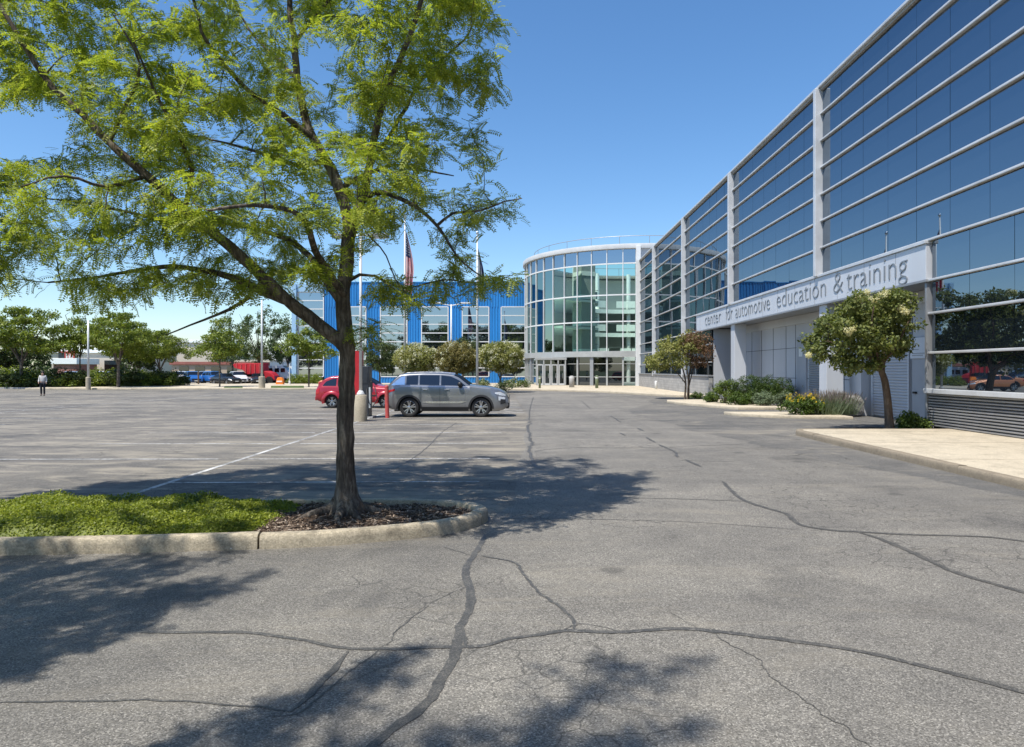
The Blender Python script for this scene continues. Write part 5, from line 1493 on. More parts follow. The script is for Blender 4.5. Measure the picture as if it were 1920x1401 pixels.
# ================================================================== CARS
class Car:
    """parametric body: x along the car (0 rear .. L front), y across, z up"""
    def __init__(s, L, W, top, belt, sill, wheels, R, tumble=.30, arch=1.13, crown=.10, nose=.55, tail=.4, pinch=.20):
        s.L, s.W, s.top, s.belt, s.sill, s.wheels, s.R = L, W / 2, top, belt, sill, wheels, R
        s.tumble, s.arch, s.crown, s.nose, s.tail, s.pinch = tumble, arch, crown, nose, tail, pinch
        xs = np.linspace(0, L, 400)
        zt = np.interp(xs, [p[0] for p in top], [p[1] for p in top])
        k = np.ones(9) / 9; zp = np.pad(zt, 4, mode='edge'); s._x = xs; s._zt = np.convolve(zp, k, 'valid')
    def zt(s, x): return float(np.interp(x, s._x, s._zt))
    def zbelt(s, x): return min(float(np.interp(x, [p[0] for p in s.belt], [p[1] for p in s.belt])), s.zt(x) - .035)
    def bot(s, x):
        z = float(np.interp(x, [p[0] for p in s.sill], [p[1] for p in s.sill]))
        for xw in s.wheels:
            r = s.R * s.arch
            if abs(x - xw) < r: z = max(z, s.R + sqrt(r * r - (x - xw) ** 2))
        return min(z, s.zbelt(x) - .04)
    def w(s, x):
        e = 1.0
        if x > s.L - s.nose: e -= s.pinch * ((x - (s.L - s.nose)) / s.nose) ** 2.4
        if x < s.tail: e -= s.pinch * .6 * ((s.tail - x) / s.tail) ** 2.4
        return s.W * e
    def zs(s, x):
        h = s.zt(x) - s.zbelt(x); return s.zt(x) - min(s.crown, h * .55)
    def side(s, x, z):
        """half width at (x,z)"""
        zb, zl = s.bot(x), s.zbelt(x); w = s.w(x); ref = s.sill_z(x)
        if z <= zl:
            t = max(0, (z - ref) / max(zl - ref, .05))
            y = w - .07 * max(0, (.28 - t) / .28) ** 2 - .045 * max(0, (t - .55) / .45) ** 2
            return y
        y0 = w - .045
        return y0 - .02 - s.tumble * (min(z, s.zs(x)) - zl)
    def sill_z(s, x): return float(np.interp(x, [p[0] for p in s.sill], [p[1] for p in s.sill]))
    def S(s, x, u, off=0.0):
        """surface point, u 0 sill .. .5 belt .. .8 roof edge .. 1 centre line"""
        if u <= .5:
            z = s.bot(x) + (s.zbelt(x) - s.bot(x)) * u / .5; return Vector((x, s.side(x, z) + off, z))
        if u <= .8:
            z = s.zbelt(x) + .012 + (s.zs(x) - s.zbelt(x) - .012) * (u - .5) / .3; return Vector((x, s.side(x, z) + off, z))
        a = (u - .8) / .2 * pi / 2; wr = s.side(x, s.zs(x)); c = s.zt(x) - s.zs(x)
        return Vector((x, wr * cos(a) ** .55 if u < .9999 else 0.0, s.zs(x) + c * sin(a) ** .9 + off))
def car(name, label, cat, c, paint_, glass, windows, screens, lights=(), extra=None, fine=True, group=None, rim='spoke', spokes=5, clad=True):
    root = thing(name, label, cat, (0, 0, 0), group)
    cx = c.L / 2
    def loc(v): return (v[0] - cx, v[1], v[2])
    xs = set(np.linspace(0, c.L, 90 if fine else 40))
    for xw in c.wheels:
        r = c.R * c.arch
        for a in np.linspace(0, pi, 22): xs.add(xw + r * cos(a) * .9999)
        xs.add(xw - r - .002); xs.add(xw + r + .002)
    xs = sorted(x for x in xs if 0 <= x <= c.L)
    us = list(np.linspace(0, .5, 9)) + list(np.linspace(.5, .8, 7))[1:] + list(np.linspace(.8, 1, 9))[1:]
    mb = MB(); rows = []
    for x in xs:
        h = [c.S(x, u) for u in us]
        rows.append([loc(p) for p in h] + [loc((p.x, -p.y, p.z)) for p in h[-2::-1]])
    mb.grid(rows); k = len(rows[0])
    mb.f.append(tuple(range(k))); b = (len(rows) - 1) * k; mb.f.append(tuple(b + i for i in range(k - 1, -1, -1)))
    o = mb.build('body', paint_, root); sharp(o, 42)
    def patch(nm, x0, x1, zlo, zhi, mat, off=.006, nx=14, nz=4, par=root, sides=(1, -1)):
        m_ = MB()
        for sg_ in sides:
            g_ = []
            for i in range(nx + 1):
                x = x0 + (x1 - x0) * i / nx; a = zlo(x) if callable(zlo) else zlo; b_ = zhi(x) if callable(zhi) else zhi
                g_.append([loc((x, sg_ * (c.side(x, a + (b_ - a) * j / nz) + off), a + (b_ - a) * j / nz)) for j in range(nz + 1)])
            m_.grid(g_)
        return m_.build(nm, mat, par, smooth=True)
    def poly_patch(nm, pts, mat, off=.006, par=root, sides=(1, -1)):
        """window outline given as lower and upper edge points over x"""
        lo, hi = pts
        x0, x1 = max(lo[0][0], hi[0][0]), min(lo[-1][0], hi[-1][0])
        return patch(nm, x0, x1, lambda x: float(np.interp(x, [p[0] for p in lo], [p[1] for p in lo])), lambda x: float(np.interp(x, [p[0] for p in hi], [p[1] for p in hi])), mat, off, 16, 5, par, sides)
    for w_ in windows:
        for sd in (1, -1):
            poly_patch('window', w_[:2], w_[2] if len(w_) > 2 else glass, .008, root, (sd,))
    for nm, x0, x1, u0 in screens:
        g_ = []
        for i in range(11):
            x = x0 + (x1 - x0) * i / 10
            h = [c.S(x, u, .007) for u in np.linspace(u0, 1, 7)]
            g_.append([loc(p) for p in h] + [loc((p.x, -p.y, p.z)) for p in h[-2::-1]])
        m_ = MB(); m_.grid(g_); m_.build(nm, glass, root, smooth=True)
    # underbody, arches
    m_ = MB()
    yi = c.W - .30
    m_.box(.35 - cx, c.L - .35 - cx, -yi, yi, c.sill_z(c.L / 2) - .03, c.R * 2 + .12)
    m_.build('underbody', M['black'], root)
    if clad:
        for xw in c.wheels:
            for sd in (1, -1):
                m_ = MB(); g_ = []
                ra, rb_ = c.R * c.arch - .01, c.R * c.arch + .065
                for a in np.linspace(-.12, pi + .12, 26):
                    row = []
                    for r_ in (ra, rb_):
                        x = xw + r_ * cos(a); z = c.R + r_ * sin(a); x = min(max(x, .01), c.L - .01)
                        row.append(loc((x, sd * (c.side(x, max(z, .2)) + .014), z)))
                    row.insert(0, loc((min(max(xw + ra * cos(a), .01), c.L - .01), sd * (c.W - .28), c.R + ra * sin(a))))
                    g_.append(row)
                m_.grid(g_); m_.build('wheel_arch', M['cladding'], root, smooth=False)
        patch('sill_cladding', c.wheels[0] + c.R * c.arch + .06, c.wheels[1] - c.R * c.arch - .06, lambda x: c.sill_z(x) - .01, lambda x: c.sill_z(x) + .15, M['cladding'], .012, 8, 3)
    for xw in c.wheels:
        for sd in (1, -1):
            wroot = bpy.data.objects.new('wheel', None); COL.objects.link(wroot); wroot.parent = root; wroot.empty_display_size = .1
            wroot.location = (xw - cx, sd * (c.w(xw) - .03), c.R)
            R = c.R; m_ = MB()
            prof = [(R*.66, -.20), (R*.90, -.22), (R*.98, -.19), (R, -.13), (R, -.07), (R*.975, -.015), (R*.90, .0), (R*.72, -.005), (R*.66, -.03)]
            m_.lathe([(r_, h * sd) for r_, h in prof], (0, 0, 0), 40, 'y', cap=False)
            t_ = m_.build('tyre', M['tyre'], None); t_.parent = wroot; sharp(t_, 50)
            m_ = MB()
            m_.lathe([(R*.70, -.02*sd), (R*.665, -.012*sd), (R*.63, -.05*sd), (R*.62, -.16*sd)], (0,0,0), 36, 'y', cap=False)
            for k_ in range(spokes):
                for dd in (-.14, .14):
                    a = 2 * pi * k_ / spokes + pi / 2; b0 = a + dd * .9; b1 = a + dd * 1.5
                    p0 = Vector((cos(b0) * R * .13, -.035 * sd, sin(b0) * R * .13)); p1 = Vector((cos(b1) * R * .655, -.02 * sd, sin(b1) * R * .655))
                    nrm = Vector((-(p1 - p0).z, 0, (p1 - p0).x)).normalized() * R * .055
                    dn = Vector((0, -.03 * sd, 0))
                    m_.add([p0 - nrm, p0 + nrm, p1 + nrm * 1.1, p1 - nrm * 1.1, p0 - nrm + dn, p0 + nrm + dn, p1 + nrm + dn, p1 - nrm + dn], [(0,1,2,3), (4,7,6,5), (0,4,5,1), (1,5,6,2), (2,6,7,3), (3,7,4,0)])
            m_.lathe([(R*.16, -.05*sd), (R*.17, -.02*sd), (R*.10, -.01*sd), (.002, -.01*sd)], (0,0,0), 18, 'y', cap=False)
            r_ = m_.build('rim', M['alloy'], None); r_.parent = wroot
            m_ = MB(); m_.lathe([(.002, -.10*sd), (R*.63, -.10*sd)], (0,0,0), 24, 'y', cap=False)
            b_ = m_.build('brake_disc', M['alloy_dark'], None); b_.parent = wroot
    for sd in (1, -1):
        for nm, lo, hi, mat in lights:
            poly_patch(nm, (lo, hi), mat, .010, root, (sd,))
    if extra: extra(root, c, patch, poly_patch, loc)
    return root
def box_at(nm, par, x, y, z, hx, hy, hz, mat, bevel=.01):
    return MB().box(x-hx, x+hx, y-hy, y+hy, z-hz, z+hz).build(nm, mat, par, bevel=bevel)

# ---- the grey crossover beside the tree
suvc = Car(4.90, 1.86, [(0,.98),(.03,1.08),(.10,1.25),(.26,1.44),(.46,1.62),(.60,1.715),(.95,1.755),(1.5,1.775),(2.2,1.765),(2.72,1.72),(2.95,1.625),(3.20,1.43),(3.40,1.285),(3.6,1.255),(4.1,1.215),(4.5,1.13),(4.72,1.03),(4.84,.90),(4.90,.72)],
           [(0,1.0),(.4,1.24),(1,1.23),(2.5,1.20),(3.4,1.19),(4.2,1.10),(4.9,.66)],
           [(0,.46),(.25,.33),(.5,.26),(4.4,.24),(4.7,.28),(4.9,.42)], (.98, 3.83), .385, .30, 1.14, .085, .62, .45, .22)
def suv_extra(root, c, patch, poly_patch, loc):
    # roof rails, mirrors, handles, accent line, grille, bumper, plates, spoiler, door seams
    for sd in (1, -1):
        m_ = MB(); m_.tube([loc((x, sd * (c.side(x, c.zs(x)) - .03), c.zs(x) + .085)) for x in np.linspace(.85, 2.65, 12)], .02, 6); m_.build('roof_rail', M['chrome'], root)
        y = sd * (c.side(3.02, 1.27) + .12)
        m_ = MB(); m_.lathe([(.02, -.10), (.085, -.08), (.10, 0), (.085, .08), (.02, .10)], loc((3.00, y, 1.30)), 12, 'y'); m_.build('mirror', M['black'], root, smooth=True)
        for xh in (1.62, 2.48):
            box_at('door_handle', root, xh - c.L/2, sd * (c.side(xh, 1.10) + .022), 1.10, .095, .018, .016, M['chrome'])
        for xs_ in (1.45, 2.20, 3.20):
            patch('door_seam', xs_ - .006, xs_ + .006, c.sill_z(xs_) + .18, 1.20, M['joint'], .004, 1, 8, root, (sd,))
        poly_patch('door_trim', ([(1.50,.60),(1.75,.55),(3.05,.55),(3.22,.62)], [(1.50,.605),(1.70,.63),(3.05,.63),(3.22,.635)]), M['chrome'], .014, root, (sd,))
        patch('belt_trim', .62, 3.28, lambda x: c.zbelt(x) - .012, lambda x: c.zbelt(x) + .014, M['chrome'], .012, 20, 1, root, (sd,))
        poly_patch('fog_lamp', ([(4.60,.50),(4.80,.55)], [(4.60,.72),(4.80,.70)]), M['cladding'], .012, root, (sd,))
    m_ = MB(); g_ = [[loc((4.905 + .02, y, z)) for y in np.linspace(-.52, .52, 8)] for z in (.36, .62, .86)]
    m_.grid(g_); m_.build('grille', M['black'], root)
    box_at('bumper', root, c.L/2 - .03, 0, .42, .06, .66, .09, M['cladding'], .03)
    box_at('bumper', root, -c.L/2 + .04, 0, .52, .07, .72, .13, M['cladding'], .03)
    box_at('licence_plate', root, -c.L/2 - .012, 0, .95, .008, .26, .07, M['plate'], .003)
    m_ = MB(); g_ = [[loc((x, y, c.zt(.62) - .02 + dz)) for y in np.linspace(-.58, .58, 6)] for x, dz in ((.34, -.01), (.52, .03), (.72, .045))]
    m_.grid(g_); m_.build('spoiler', M['car_grey'], root)
    m_ = MB(); m_.add([loc((1.25, -.02, 1.765)), loc((1.25, .02, 1.765)), loc((1.02, 0, 1.765)), loc((1.05, 0, 1.86))], [(0, 1, 3), (1, 2, 3), (2, 0, 3)]); m_.build('aerial', M['black'], root)
GB = 1.235
suv = car('grey_suv', 'grey metallic crossover parked nose right beside the tree trunk with silver roof rails', 'car', suvc, M['car_grey'], M['car_glass'],
    [([(.86,GB+.01),(1.32,GB)], [(.86,1.625),(1.32,1.655)]), ([(1.39,GB),(2.17,GB-.01)], [(1.39,1.66),(2.17,1.655)]), ([(2.24,GB-.01),(3.22,GB-.015)], [(2.24,1.652),(2.62,1.61),(2.95,1.46),(3.22,GB+.005)]),
     ([(.27,1.26),(.80,1.25)], [(.27,1.27),(.46,1.44),(.66,1.60),(.80,1.615)], M['car_glass_sky_boost'])],
    [('windscreen', 2.76, 3.38, .82), ('rear_window', .10, .50, .83)],
    [('headlight', [(4.38,.93),(4.58,.86),(4.80,.83)], [(4.38,.98),(4.58,1.00),(4.80,.90)], M['lamp_clear']), ('headlight', [(4.52,.66),(4.78,.64)], [(4.52,.82),(4.78,.79)], M['lamp_clear']),
     ('taillight', [(.03,.93),(.42,1.05)], [(.03,1.03),(.42,1.13)], M['lamp_red'])], suv_extra)
suv.location = (px(668/4.8 + 580 - 1, 27.9) * 0 + (at(0, 1) * 0 + (839 - VX) / FX * 27.9), 28.35, 0.005)
# ---- red retro hatchback behind it
redc = Car(4.30, 1.70, [(0,.86),(.03,.98),(.14,1.22),(.38,1.45),(.70,1.57),(1.3,1.615),(2.0,1.60),(2.45,1.53),(2.80,1.34),(3.05,1.14),(3.4,1.08),(3.8,1.00),(4.1,.90),(4.25,.76),(4.30,.62)],
           [(0,.9),(.3,1.04),(2.9,.98),(3.6,.93),(4.3,.58)], [(0,.40),(.3,.30),(3.9,.26),(4.3,.38)], (.83, 3.45), .325, .34, 1.10, .11, .6, .45, .26)
def red_extra(root, c, patch, poly_patch, loc):
    for xw in c.wheels:      # bulging wings
        for sd in (1, -1):
            m_ = MB(); g_ = []
            for a in np.linspace(-.25, pi + .25, 22):
                row = []
                for q in np.linspace(0, 1, 7):
                    r_ = c.R * 1.09 + q * .17; x = min(max(xw + r_ * cos(a), .02), c.L - .02); z = c.R + r_ * sin(a)
                    row.append(loc((x, sd * (c.side(x, max(z, .25)) + .075 * sin(pi * (1 - q) ** .7 * .5 + .0) * (1 if q < 1 else 0) + .004), z)))
                row.insert(0, loc((min(max(xw + c.R * 1.09 * cos(a), .02), c.L - .02), sd * (c.W - .25), c.R + c.R * 1.09 * sin(a))))
                g_.append(row)
            m_.grid(g_); m_.build('wing', M['car_red'], root, smooth=True)
    for sd in (1, -1):
        for xs_ in (1.30, 2.15, 3.0):
            patch('door_seam', xs_ - .006, xs_ + .006, c.sill_z(xs_) + .10, .98, M['joint'], .004, 1, 6, root, (sd,))
        m_ = MB(); m_.lathe([(.02, -.09), (.075, -.07), (.08, .05), (.02, .08)], loc((2.72, sd * (c.side(2.72, 1.05) + .10), 1.08)), 10, 'y'); m_.build('mirror', M['car_red'], root, smooth=True)
        for xh in (1.42, 2.27): box_at('door_handle', root, xh - c.L/2, sd * (c.side(xh, .90) + .02), .90, .08, .016, .015, M['chrome'])
        patch('side_moulding', 1.25, 3.05, .58, .64, M['cladding'], .012, 8, 1, root, (sd,))
    box_at('bumper', root, -c.L/2 - .01, 0, .46, .05, .62, .10, M['car_red'], .03); box_at('bumper', root, c.L/2 - .01, 0, .42, .05, .55, .09, M['car_red'], .03)
    box_at('licence_plate', root, -c.L/2 - .012, 0, .80, .006, .2, .06, M['plate'], .002)
redcar = car('red_hatchback', 'dark red retro hatchback with bulging wheel wings, half hidden by tree trunk and crossover', 'car', redc, M['car_red'], M['car_glass'],
    [([(.36,1.08),(1.02,1.06)], [(.36,1.10),(.52,1.30),(.80,1.42),(1.02,1.45)]), ([(1.10,1.06),(1.82,1.03)], [(1.10,1.45),(1.82,1.47)]), ([(1.90,1.03),(2.82,1.01)], [(1.90,1.465),(2.30,1.42),(2.62,1.22),(2.82,1.03)])],
    [('windscreen', 2.42, 3.0, .82), ('rear_window', .10, .45, .84)], [('taillight', [(.02,.66),(.22,.70)], [(.02,.92),(.22,.98)], M['lamp_red']), ('headlight', [(3.98,.62),(4.2,.62)], [(3.98,.78),(4.2,.74)], M['lamp_clear'])], red_extra, clad=False)
redcar.location = ((592 - VX) / FX * 34.2 + 2.15, 34.9, .005)

# ---- far cars: an SUV form and a saloon form, repainted copies
farS = Car(4.6, 1.85, [(0,.95),(.08,1.2),(.35,1.58),(.7,1.70),(2.0,1.72),(2.6,1.66),(3.1,1.28),(3.3,1.14),(4.1,1.06),(4.5,.92),(4.6,.7)], [(0,1.0),(.4,1.14),(3.2,1.08),(4.6,.66)], [(0,.42),(.4,.3),(4.2,.28),(4.6,.4)], (.92, 3.68), .36)
farC = Car(4.6, 1.80, [(0,.85),(.1,1.0),(.7,1.08),(1.25,1.36),(1.8,1.46),(2.3,1.44),(3.1,1.02),(4.1,.92),(4.5,.76),(4.6,.62)], [(0,.88),(.7,.98),(3.1,.93),(4.6,.58)], [(0,.40),(.4,.26),(4.2,.24),(4.6,.36)], (.95, 3.70), .33)
winS = [([(.45,1.18),(1.3,1.16)], [(.45,1.24),(.62,1.52),(1.3,1.60)]), ([(1.38,1.16),(2.15,1.13)], [(1.38,1.60),(2.15,1.60)]), ([(2.22,1.13),(3.05,1.12)], [(2.22,1.60),(2.6,1.54),(3.05,1.14)])]
winC = [([(.95,1.02),(2.0,.99)], [(.95,1.05),(1.35,1.30),(2.0,1.38)]), ([(2.07,.99),(2.95,.97)], [(2.07,1.38),(2.4,1.33),(2.95,.99)])]
LS = [('headlight', [(4.1,.74),(4.5,.72)], [(4.1,.90),(4.5,.84)], M['lamp_clear']), ('taillight', [(.03,.86),(.3,.95)], [(.03,1.0),(.3,1.08)], M['lamp_red'])]
LC = [('headlight', [(4.1,.66),(4.5,.62)], [(4.1,.80),(4.5,.72)], M['lamp_clear']), ('taillight', [(.03,.70),(.3,.76)], [(.03,.82),(.3,.88)], M['lamp_red'])]
def far_extra(root, c, patch, poly_patch, loc):
    box_at('grille', root, c.L/2 + .004, 0, .60, .012, .55, .12, M['black'], .004)
    box_at('licence_plate', root, c.L/2 + .02, 0, .46, .006, .24, .06, M['plate'], .002)
protoS = car('parked_suv', 'x', 'car', farS, M['car_blue'], M['car_glass'], winS, [('windscreen', 2.62, 3.2, .82), ('rear_window', .08, .4, .84)], LS, far_extra, fine=False, group='cars parked at the far edge of the lot')
protoC = car('parked_car', 'x', 'car', farC, M['car_black'], M['car_glass'], winC, [('windscreen', 2.32, 3.05, .82), ('rear_window', .72, 1.2, .82)], LC, far_extra, fine=False, group='cars parked at the far edge of the lot')
def repaint(root, mat):
    for ch in root.children:
        if ch.name.startswith('body'):
            ch.data = ch.data.copy(); ch.data.materials[0] = mat
def park(t, x, Y, rot, mat, label, first=False, s=1.0):
    c_ = t if first else copy_tree(t)
    c_.location = (at(x, Y), Y, .01); c_.rotation_euler = (0, 0, rot); c_.scale = (s, s, s); c_['label'] = label
    if not first: repaint(c_, mat)
    return c_
park(protoS, 362, 92, -.95, M['car_blue'], 'dark blue parked car leftmost of the blue pair under the red brown eaves', True)
repaint(protoS, M['car_blue'])
park(protoS, 403, 91, -.75, M['car_blue'], 'bright blue parked car right of the other blue one')
park(protoC, 424, 88, -.6, M['car_black'], 'black parked saloon in front of the bright blue car', True)
park(protoS, 447, 91, -1.0, M['car_white'], 'white parked car between the black saloon and the red truck')
park(protoC, 462, 93, -.9, M['car_silver'], 'silver parked car just right of the white parked one')
park(protoC, 484, 90, -1.2, M['car_black'], 'small black parked car left of the middle lamp base')
park(protoS, 338, 95, -1.2, M['car_white'], 'white parked car behind the hedge left of the blue pair')
park(protoC, 262, 86, -1.4, M['car_navy'], 'dark parked car in deep shade under the broad forked tree, nearer the trunk')
park(protoC, 292, 88, -1.3, M['car_silver'], 'grey parked car in shade between the forked tree and the hedge')
park(protoS, 57, 83, 1.3, M['car_silver'], 'silver parked car glimpsed through the hedge left of the walker')
park(protoS, 190, 86, -1.2, M['car_white'], 'white parked car glimpsed between the far left lamp post and the forked trunk')
park(protoC, 240, 84, -1.3, M['car_red'], 'red parked car glimpsed through the shrubs right of the forked trunk')
park(protoS, 132, 88, -1.1, M['car_silver'], 'silver parked car glimpsed over the shrubs under the red mural panels')
oc = park(protoC, 652, 59, .1, M['car_orange'], 'orange brown saloon parked behind the red hatchback, seen mirrored in the wall of glass')
park(protoS, 384, 96, -1.1, M['car_silver'], 'grey parked car showing between the two blue ones')
park(protoC, 318, 92, -1.3, M['car_navy'], 'navy parked saloon behind the hedge, second car left of the blue pair')

# ---- red truck with raised sloping bed, white van, orange barrier
tk = thing('red_truck', 'red truck with sloping raised bed and rounded bonnet beyond the middle lamp base', 'truck', (at(482, 93), 93, 0))
X0 = at(443, 93); X1 = at(521, 93); Zp = lambda y: pz(y, 93)
def prism_y(poly, y0, y1):
    n = len(poly); m_ = MB(); m_.add([(p[0], y0, p[1]) for p in poly] + [(p[0], y1, p[1]) for p in poly], [tuple(range(n)), tuple(range(2*n-1, n-1, -1))] + [(i, n + i, n + (i+1) % n, (i+1) % n) for i in range(n)]); return m_
bed = prism_y([(at(443,93), Zp(684)), (at(446,93), Zp(682)), (at(497,93), Zp(681)), (at(499,93), Zp(702)), (at(470,93), Zp(702)), (at(461,93), Zp(694)), (at(446,93), Zp(690))], 91.9, 94.3).build('bed', M['red_paint'], tk, bevel=.06)
mb = MB()
for k in range(6): x = at(450 + k * 8.5, 93); mb.box(x - .05, x + .05, 91.82, 91.895, Zp(691 if k < 2 else 700), Zp(682.5))
mb.build('rib', M['red_faded'], bed)
prism_y([(at(495,93), Zp(703)), (at(495,93), Zp(696)), (at(503,93), Zp(695.5)), (at(513,93), Zp(699)), (at(519,93), Zp(705)), (at(520,93), Zp(713)), (at(495,93), Zp(713))], 92.1, 94.1).build('bonnet', M['red_paint'], tk, bevel=.12)
MB().box(at(466,93), at(516,93), 92.4, 93.9, Zp(714), Zp(704)).build('chassis', M['black'], tk, bevel=.03)
for xx in (474, 488, 510):
    for yy in (91.85, 94.0):
        MB().lathe([(.3, 0), (.50, .02), (.52, .15), (.50, .28), (.3, .3)], (at(xx, 93), yy, .52), 18, 'y').build('wheel', M['tyre'], tk)
vn = thing('white_van', 'white van with dark side windows between the red truck and the blue building', 'van', (at(527, 97), 97, 0))
vp = [(504,716),(504,690),(508,686),(532,685.5),(540,691),(546,699),(548,706),(548,716)]
prism_y([(at(x, 97), pz(y, 97)) for x, y in vp], 96.2, 98.2).build('body', M['car_white'], vn, bevel=.08)
for a, b in ((507, 515), (519, 527), (530, 538)):
    MB().box(at(a, 97), at(b, 97), 96.16, 96.21, pz(698, 97), pz(690.5, 97)).build('window', M['car_glass'], vn, bevel=.01)
for xx in (512, 539):
    for yy in (96.1, 98.0):
        MB().lathe([(.2, 0), (.36, .02), (.37, .2), (.2, .22)], (at(xx, 97), yy, .37), 16, 'y').build('wheel', M['tyre'], vn)
ob = thing('orange_barrier', 'orange plastic barrier standing on the far kerb right of the red truck', 'barrier', (at(525, 84), 84, .1))
prism_y([(at(518,84), .1), (at(520,84), .75), (at(522,84), .98), (at(529,84), 1.0), (at(531.5,84), .7), (at(532,84), .1)], 83.7, 84.3).build('shell', M['orange'], ob, bevel=.05)
MB().box(at(520.5,84), at(530.5,84), 83.66, 83.7, .42, .58).build('reflective_band', M['flag_white'], ob)
o = MB().lathe([(.10, 0), (.10, 1.55), (.06, 1.68), (.01, 1.7)], (at(372, 85), 85, 0), 10).build('dark_post', M['bark_brown']); tag(o, 'short thick dark brown post standing in front of the blue cars', 'post')
o2 = thing('direction_post', 'slim pale post standing between the white van and the green shrubs', 'post', (at(543, 84), 84, .1))
MB().lathe([(.05, .1), (.05, 2.6)], (at(543, 84), 84, 0), 8).build('shaft', M['pole_white'], o2); MB().lathe([(.14, .1), (.12, .5), (.05, .55)], (at(543, 84), 84, 0), 10).build('foot', M['pole_white'], o2)

# ================================================================== LAMP POSTS
def lamp_base(root, x, y, r, h, n=20):
    MB().lathe([(r, -.03), (r, h - .05), (r - .04, h), (.05, h + .005)], (x, y, 0), n).build('base', M['conc_base'], root)
lp = thing('lamp_post', 'tall white lamp post on a round concrete base just right of the tree trunk', 'street lamp', (-6.02, 25.35, 0))
x, y = -6.02, 25.35
b_ = MB().lathe([(.238, -.03), (.238, .92), (.21, .96), (.05, .965)], (x, y, 0), 26).build('base', M['conc_base'], lp); sharp(b_, 40)
MB().lathe([(.15, .965), (.145, 1.0), (.10, 1.08), (.07, 1.12)], (x, y, 0), 16).build('base_cover', M['pole_white'], lp, smooth=True)
MB().tube([(x, y, 1.1), (x, y, 6.9)], [.058, .045], 12).build('pole', M['pole_white'], lp, smooth=True)
MB().tube([(x, y, 6.78), (x + .42, y - .03, 6.80)], .032, 8).build('arm', M['pole_white'], lp)
mb = MB(); mb.box(x + .36, x + 1.02, y - .19, y + .13, 6.70, 6.84); hd = mb.build('lamp_head', M['pole_grey'], lp, bevel=.03)
MB().box(x + .45, x + .95, y - .15, y + .09, 6.685, 6.699).build('lens', M['lamp_clear'], hd)
MB().tube([(x, y, 6.78), (x - .42, y + .03, 6.80)], .032, 8).build('arm', M['pole_white'], lp)
hd = MB().box(x - 1.02, x - .36, y - .13, y + .19, 6.70, 6.84).build('lamp_head', M['pole_grey'], lp, bevel=.03)
MB().box(x - .95, x - .45, y - .09, y + .15, 6.685, 6.699).build('lens', M['lamp_clear'], hd)
def far_lamp(label, x, y, h, rb_, hb_, heads):
    t = thing('lamp_post', label, 'street lamp', (x, y, 0))
    if hb_: lamp_base(t, x, y, rb_, hb_, 16)
    MB().tube([(x, y, hb_), (x, y, h)], [.11, .075], 8).build('pole', M['pole_white'], t, smooth=True)
    for s_ in heads:
        MB().tube([(x, y, h - .12), (x + s_ * .8, y, h + .02), (x + s_ * 1.2, y, h + .1)], .05, 6).build('arm', M['pole_white'], t)
        MB().box(min(x + s_*1.0, x + s_*2.0), max(x + s_*1.0, x + s_*2.0), y - .18, y + .18, h + .06, h + .22).build('lamp_head', M['pole_white'], t, bevel=.03)
    return t
far_lamp('white lamp post on thick concrete foot at the far verge under the leaning branch', at(491, 67), 67, 8.6, .30, 1.25, ())
far_lamp('far left white lamp post with pale concrete foot among the green trees', at(165.5, 66), 66, 6.6, .22, 1.2, ())
far_lamp('white double armed lamp post in front of the blue ribbed wall', at(846, 72), 72, pz(571, 72), .25, .9, (-1, 1))

# ================================================================== CHARGING POINT, BOLLARDS
ch = thing('charging_station', 'dark charging cabinet with tall red side panel behind the near lamp post', 'charging station', (-6.1, 27.2, 0))
cx_ = at(688, 27.2); y = 27.2
MB().box(cx_ - .20, cx_ + .14, y - .28, y + .30, .02, 2.02).build('cabinet', M['charger'], ch, bevel=.03)
MB().box(cx_ - .48, cx_ - .205, y - .33, y + .34, .02, 2.62).build('side_panel', M['red_paint'], ch, bevel=.02)
MB().box(cx_ - .50, cx_ + .30, y - .36, y + .38, -.02, .06).build('plinth', M['conc_grey'], ch)
MB().box(cx_ - .14, cx_ + .08, y - .295, y - .281, 1.35, 1.75).build('screen', M['charger'], ch)
MB().box(cx_ + .145, cx_ + .205, y - .31, y - .24, .40, 1.20).build('light_strip', M['screen'], ch)
mb = MB(); mb.tube([(cx_ + .05, y - .29, 1.15), (cx_ + .12, y - .40, .7), (cx_ + .30, y - .42, .42), (cx_ + .48, y - .36, .75), (cx_ + .36, y - .27, 1.25)], .022, 6); mb.build('cable', M['black'], ch, smooth=True)
MB().box(cx_ + .21, cx_ + .28, y - .33, y - .22, 1.18, 1.42).build('plug', M['black'], ch, bevel=.01)
rb1 = thing('bollard', 'slim faded red bollard leaning slightly behind the grey crossover tail', 'bollard', (at(725, 27.0), 27.0, 0))
bx0 = at(725.5, 27.0)
MB().tube([(bx0 + .02, 27.0, -.02), (bx0, 27.0, .6), (bx0 - .015, 27.0, 1.22)], .078, 14).build('shaft', M['red_faded'], rb1, smooth=False)
MB().lathe([(.08, 0), (.078, .02), (.05, .05), (.005, .065)], (bx0 - .015, 27.0, 1.22), 14, cap=False).build('cap', M['red_faded'], rb1, smooth=True)
def bollard(label, x, Y, r, h, mat, z0=.15):
    t = thing('bollard', label, 'bollard', (at(x, Y), Y, z0), 'bollards before the rotunda doors')
    MB().lathe([(r, z0 - .02), (r, z0 + h - r * .5), (r * .8, z0 + h - r * .15), (r * .3, z0 + h)], (at(x, Y), Y, 0), 14).build('shaft', mat, t, smooth=True)
    MB().lathe([(r + .006, z0 + h * .78), (r + .006, z0 + h * .86)], (at(x, Y), Y, 0), 14, cap=False).build('band', M['frame_white'], t)
bollard('slim pale green bollard, leftmost before the rotunda doors', 1012, 66, .11, 1.15, M['leaf_silver'])
